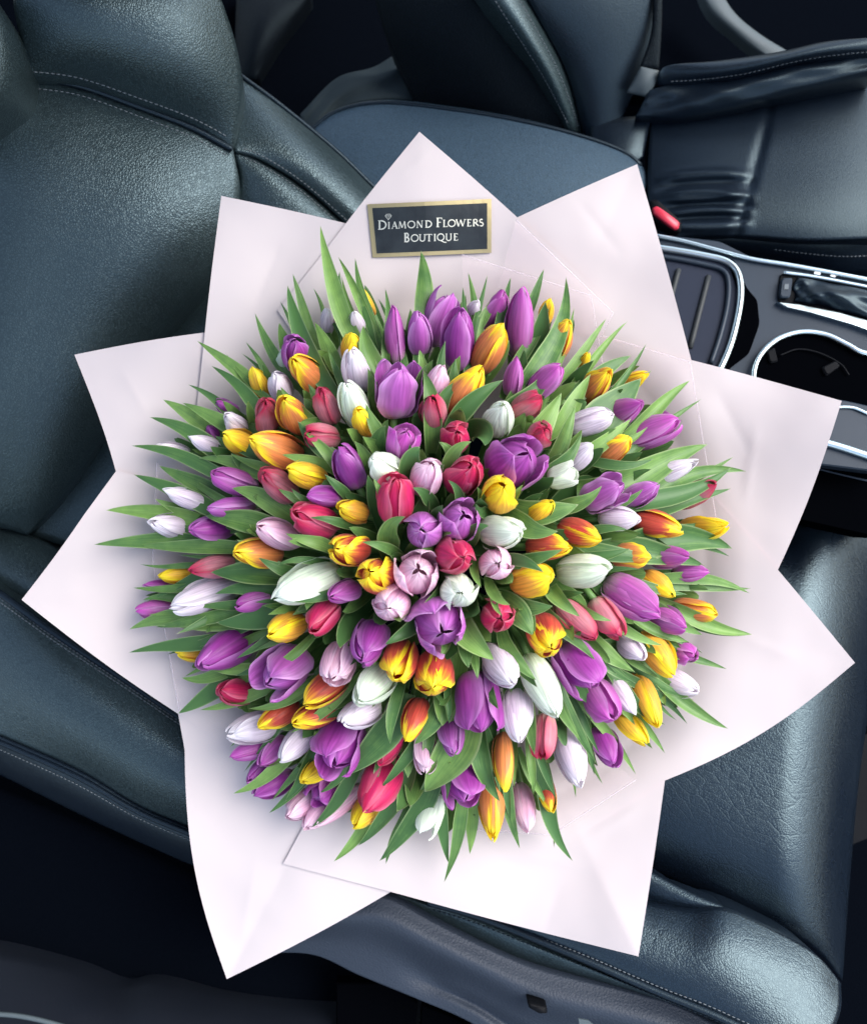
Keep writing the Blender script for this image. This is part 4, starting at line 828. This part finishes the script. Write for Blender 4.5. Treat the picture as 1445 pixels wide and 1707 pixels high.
# ------------------------------------------------------------------ leaves: tip x, y, base x, y, width, [bend px], [lift mm]
L_ = """529 378 612 580 30 14 12|570 426 625 560 18|590 430 634 560 18 6|560 453 572 560 22|525 480 538 545 10|641 480 640 610 16|708 419 690 560 36 -6|712 455 706 540 12|774 478 782 560 13|833 478 785 540 18|852 462 826 560 19|808 512 797 570 12
481 475 556 650 32 16 8|487 457 527 560 18 8|470 502 492 570 13|425 522 486 625 22 10|527 536 570 610 28 6|568 500 574 600 24|565 511 558 600 11|590 486 622 570 22|607 542 634 620 34 8 6|546 583 570 650 15|627 598 630 640 9|702 582 710 630 20|743 569 724 630 17|759 598 756 655 24 0 6
707 619 714 735 32 -8 6|765 632 718 705 26 8|837 632 738 715 34 12 8|612 672 660 745 26 8 6|498 699 575 755 28 14 6|465 649 550 700 26 12 6|620 612 618 670 13|951 468 845 660 40 -22 6|903 447 885 520 17|1006 528 930 620 17 -8|1048 587 930 650 32 -6|983 624 920 710 30 -8|1066 628 960 710 66 -12 4|1088 620 1040 655 13
1150 633 1030 725 28 -6 8|920 602 810 690 36 -14|936 656 860 745 40 -10 6|957 675 905 775 26 -14 6|969 719 890 800 28 -14 8|1053 701 960 755 26 -6 6|1080 713 1020 750 14|1088 768 985 742 18 -10 12|1175 732 985 800 50 -16|1217 777 1030 845 34 -14 6|1240 777 1060 850 26 16|1219 823 1040 845 28 -5|1003 811 930 845 28 -8 4|963 846 850 825 44 -14 4
1073 817 1025 855 16|929 887 848 838 40 -12 8|1045 887 980 880 16 4|1219 905 1030 925 54 16|1096 936 975 890 28 -8 4|1175 934 1000 925 44 10|1050 917 970 928 20 -5|937 914 838 938 26 -8 10|905 955 835 935 22 10 12|1066 948 1015 950 10|1144 991 1045 955 20 -6 6|1249 987 1110 970 22 12|1254 1054 1110 1000 26 -8|1169 1061 1090 1000 28
1019 1036 965 1000 18 -6 10|968 1027 925 960 28 -8 6|972 987 940 1000 16|920 1013 850 1000 32 -10 4|998 1097 900 990 26 -8 8|1103 1077 1030 1030 18 -6 6|1148 1070 1075 1030 18 -6|1170 1088 1110 1045 13|1030 1121 975 1065 17 -6 6|1057 1140 990 1070 22 -6 4|1060 1118 1000 1060 30 -8 4|1212 1216 1100 1110 24 -12|1103 1134 1065 1105 12|1155 1168 1075 1120 18 -6
1126 1202 1090 1150 11|1105 1211 1020 1110 23 -6 6|888 1058 832 1000 44 8 4|891 1135 845 1050 26 -10 10|997 1271 945 1130 22 -10 6|999 1256 970 1180 14|995 1292 1004 1200 14 -6 6|969 1233 935 1150 22 -6|952 1434 915 1280 30 -12 4|929 1404 918 1340 16|892 1324 893 1260 16 0 4|914 1346 880 1280 13 -4 6|924 1329 905 1260 15 0 8|869 1414 850 1290 24 -8|851 1367 847 1300 14
832 1337 805 1220 34 -12 6|781 1424 795 1330 28|733 1469 785 1320 24 8 4|741 1440 742 1320 24 -6|705 1318 780 1200 66 16 6|744 1334 754 1280 16 0 8|637 1438 728 1290 34 16 6|643 1440 672 1380 18|603 1414 685 1280 28 14|574 1294 670 1180 50 12 10|651 1239 666 1150 22 -6 8|693 1242 740 1160 34 10 6|751 1206 743 1150 13|706 1281 722 1225 22
638 1315 695 1235 20 8 8|621 1317 626 1280 12 0 10|781 1113 775 1060 30|799 1131 788 1080 18|553 1432 628 1365 22 10|518 1378 590 1290 24 10 8|475 1336 516 1240 26 8 6|450 1357 506 1300 16 6|390 1323 490 1262 24 8 6|534 1324 580 1285 16 6 8|484 1222 585 1140 20 8 10|418 1186 520 1150 22 6 6|401 1230 460 1212 11 0 8|392 1095 448 1050 17 6 10|424 1086 460 1070 11
392 1125 452 1090 17 6 6|441 1118 508 1060 17 8 10|334 1105 430 1135 20 6 8|300 1194 380 1155 30 -10|332 1178 450 1160 21 6|303 1135 380 1122 22 6|214 1083 370 1060 26 8|215 1046 400 1035 42 -6|259 1047 410 1005 22 6 6|248 1027 335 1022 11 0 8|363 1042 480 1005 40 10 4|425 1007 465 1004 10|476 999 580 975 18 8 10|352 958 470 975 46 -8 6|431 930 490 955 22 8 8|359 989 450 992 28 -6 6
327 1013 410 1000 18 6 8|222 983 330 982 15|238 996 300 1002 17|244 983 310 990 9|235 942 320 945 11|156 911 345 908 30 -8|228 914 410 918 26 -4 6|464 938 540 938 14 -4 4|475 891 550 928 24 -6 8|517 862 590 880 17 -4 10|343 865 450 888 40 -8 6|178 847 340 876 30 -8|220 798 370 872 30 -8|386 815 470 862 34 -8 6|462 818 505 850 18 -4|485 815 520 850 14
265 778 345 820 28|221 744 390 805 24 -10 4|292 761 370 800 20 -6|248 698 380 775 32 -10|275 662 360 725 34|307 668 400 735 28 -6 4|317 639 380 700 18 -6|326 571 430 660 24 -10|349 614 440 710 24 -10 4|408 571 445 635 13|377 634 450 690 17|357 730 430 765 22 -6 6|334 759 450 802 27 -10 4|386 759 450 795 18 -6|471 756 550 778 20 -6 8|505 720 570 810 22 -10 8|539 793 575 840 18 -6 4
701 745 676 800 42 8 6|687 815 728 842 24 -6|783 734 738 792 26 10 8|747 800 776 852 18 -6 4|677 862 640 930 40 16 6|621 797 642 910 24 -10 4|604 903 668 940 20 -8 6|812 874 780 915 28 8 4|874 811 845 840 16|798 810 818 850 20|792 842 825 858 22|697 1016 740 970 26 10 4|641 1074 700 1020 26 10 4|824 1099 765 1020 46 -12 4|735 1096 752 1060 20|838 1026 828 980 15 -4 10|849 1009 820 965 20 -8 8|887 1061 838 1000 44 12|804 979 798 925 16 -6 4
702 919 728 905 18|735 735 752 775 22 -10|810 742 782 690 44 12"""
LV = []
for row in L_.split('\n'):
    for e in row.split('|'):
        q = list(map(float, e.split())); LV.append((q+[0]*(7-len(q)))[:7])
def leaf_mesh(P, side0, wid, roll, fold, blunt=1.7, wave=0., ph=0.):
    n = len(P); m = 7; T = np.gradient(P, axis=0); T /= np.linalg.norm(T, axis=1)[:, None]; V = []; UV = []
    for i in range(n):
        t = i/(n-1); v = -P[i]/np.linalg.norm(P[i])
        s = np.cross(T[i], v); ls = np.linalg.norm(s); s = s/ls if ls > .15 else side0; nn = np.cross(s, T[i]); nn /= np.linalg.norm(nn)
        if nn @ v < 0: nn = -nn
        rl = roll*(1.1-1.5*t); s2 = s*math.cos(rl)+nn*math.sin(rl); n2 = nn*math.cos(rl)-s*math.sin(rl)
        x = max(0, (t-.45)/.55); pr = (.62+.38*math.sin(math.pi/2*min(t/.45, 1))) if t < .45 else (max(0, 1-x**blunt))**.9
        for j in range(m):
            a = 2*j/(m-1)-1; h = fold*abs(a)**1.5*wid*.5*pr + wave*wid*math.sin(9*t+ph+(2 if a > 0 else 0))*abs(a)**2*pr
            V.append(P[i]+s2*a*wid*.5*pr+n2*(h+.0006*math.exp(-(a/.25)**2))); UV.append(((a+1)/2, t))
    return np.array(V), gridfaces(n, m), UV
BASES = np.array([(t[2], t[3]) for t in tul]); cnt = np.zeros(len(tul))
def bez(a, b, c, n):
    t = np.linspace(0, 1, n)[:, None]; return (1-t)**2*a+2*t*(1-t)*b+t*t*c
def add_leaf(tx, ty, bx, by, w, bend, lift):
    d = np.hypot(BASES[:, 0]-bx, BASES[:, 1]-by)+cnt*14; k = int(np.argmin(d)); cnt[k] += 1
    root, inv = tul[k][0], tul[k][1]
    rb, rt = rho(bx, by), rho(tx, ty)
    # run the leaf back towards the binding, so that its foot is down among the stems
    ex, ey = bx+(OX-bx)*.10, by+(OY-by)*.10
    db = dome(rho(ex, ey))+.040; dt = min(dome(rt)-.012-lift/1000, G(tx, ty)-.034)
    if rt < .95: dt = dome(rt)-.014-lift/1000
    dm = .5*(dome(rb)+dome(rt))-.004-lift/1000*1.1
    mx, my = .5*(tx+ex), .5*(ty+ey); q = np.array((ty-by, -(tx-bx))); q = q/np.linalg.norm(q)
    A, M, E = at(ex, ey, db), at(mx+q[0]*bend*1.6, my+q[1]*bend*1.6, dm), at(tx, ty, dt)
    Mc = 2*M-.5*(A+E); Mc = M*1.35-.175*(A+E)
    P = bez(A, Mc, E, 18)
    tt = np.linspace(0, 1, 18)[:, None]; sd = np.array((q[0], -q[1], 0.)); k1, k2, k3 = rng.uniform(-1, 1), rng.uniform(-1, 1), rng.uniform(-.2, 1)
    ll = np.linalg.norm(E-A); P = P+sd*(k1*.022*ll*np.sin(2*math.pi*tt)+k2*.045*ll*tt**5)+np.array((0, 0, 1.))*(k3*.035*ll*np.clip(tt-.6, 0, 1)**2*6)
    v, f, uv = leaf_mesh(P, np.array((1., 0, 0)), w*.97/F*dome(rt), rng.uniform(-.75, .75), rng.uniform(-.1, .7), rng.uniform(1.15, 1.7), rng.uniform(0, .05), rng.uniform(0, 6))
    link('leaf', mesh('leaf', loc(inv, w_(v)), f, LEAF, uv=uv), root)
for q in LV: add_leaf(*q)
# more narrow leaves showing at the rim between the heads
for q in range(46):
    a = 2*math.pi*(q+rng.uniform(-.4, .4))/46; da = rng.uniform(-.16, .16); r1 = rng.uniform(.98, 1.13); r0 = r1-rng.uniform(.28, .42)
    LV.append([OX+RR*r1*math.cos(a), OY-RR*r1*math.sin(a), OX+RR*r0*math.cos(a+da), OY-RR*r0*math.sin(a+da), rng.uniform(13, 22), rng.uniform(-10, 10), -12])
for (tx, ty, bx, by, w, bend, lift) in LV[-46:]: add_leaf(tx, ty, bx, by, w, bend, lift)
# each tulip's own stem leaves, half hidden between the heads
for (root, inv, x, y, base, ax, size, Lw, mid) in tul:
    r = rho(x, y)
    for q in range(2 if r < .92 else 1):
        an = rng.uniform(0, 6.28); v = -mid/np.linalg.norm(mid)
        e1v = np.cross(ax, np.array((.3, .5, .8))); e1v /= np.linalg.norm(e1v); e2v = np.cross(ax, e1v); off = e1v*math.cos(an)+e2v*math.sin(an)
        if off @ v > .35: off -= v*(off @ v)*1.6
        off /= np.linalg.norm(off)
        A = base-ax*.045+off*.2*size-v*.012; M = base+ax*.18*Lw+off*size*rng.uniform(.55, .75)-v*.008; E = base+ax*Lw*rng.uniform(.5, 1.08)+off*size*rng.uniform(.6, .95)-v*.008
        P = bez(A, 2*M-.5*(A+E), E, 12); side = np.cross(off, ax)
        vv, f, uv = leaf_mesh(P, side/np.linalg.norm(side), size*rng.uniform(.42, .75), rng.uniform(-.8, .8), rng.uniform(0, .6), 1.8, .04, rng.uniform(0, 6))
        vv = vv.copy(); lim = []
        for p in vv:
            px = CX+F*p[0]/-p[2]; py = CY-F*p[1]/-p[2]; g = G(px, py)-.012
            lim.append(p*(g/-p[2]) if -p[2] > g and rho(px, py) > .8 else p)
        link('leaf', mesh('leaf', loc(inv, w_(np.array(lim))), f, LEAF, uv=uv), root)
print('tulips', len(TU), 'leaves', len(LV), 'objects', len(bpy.data.objects))
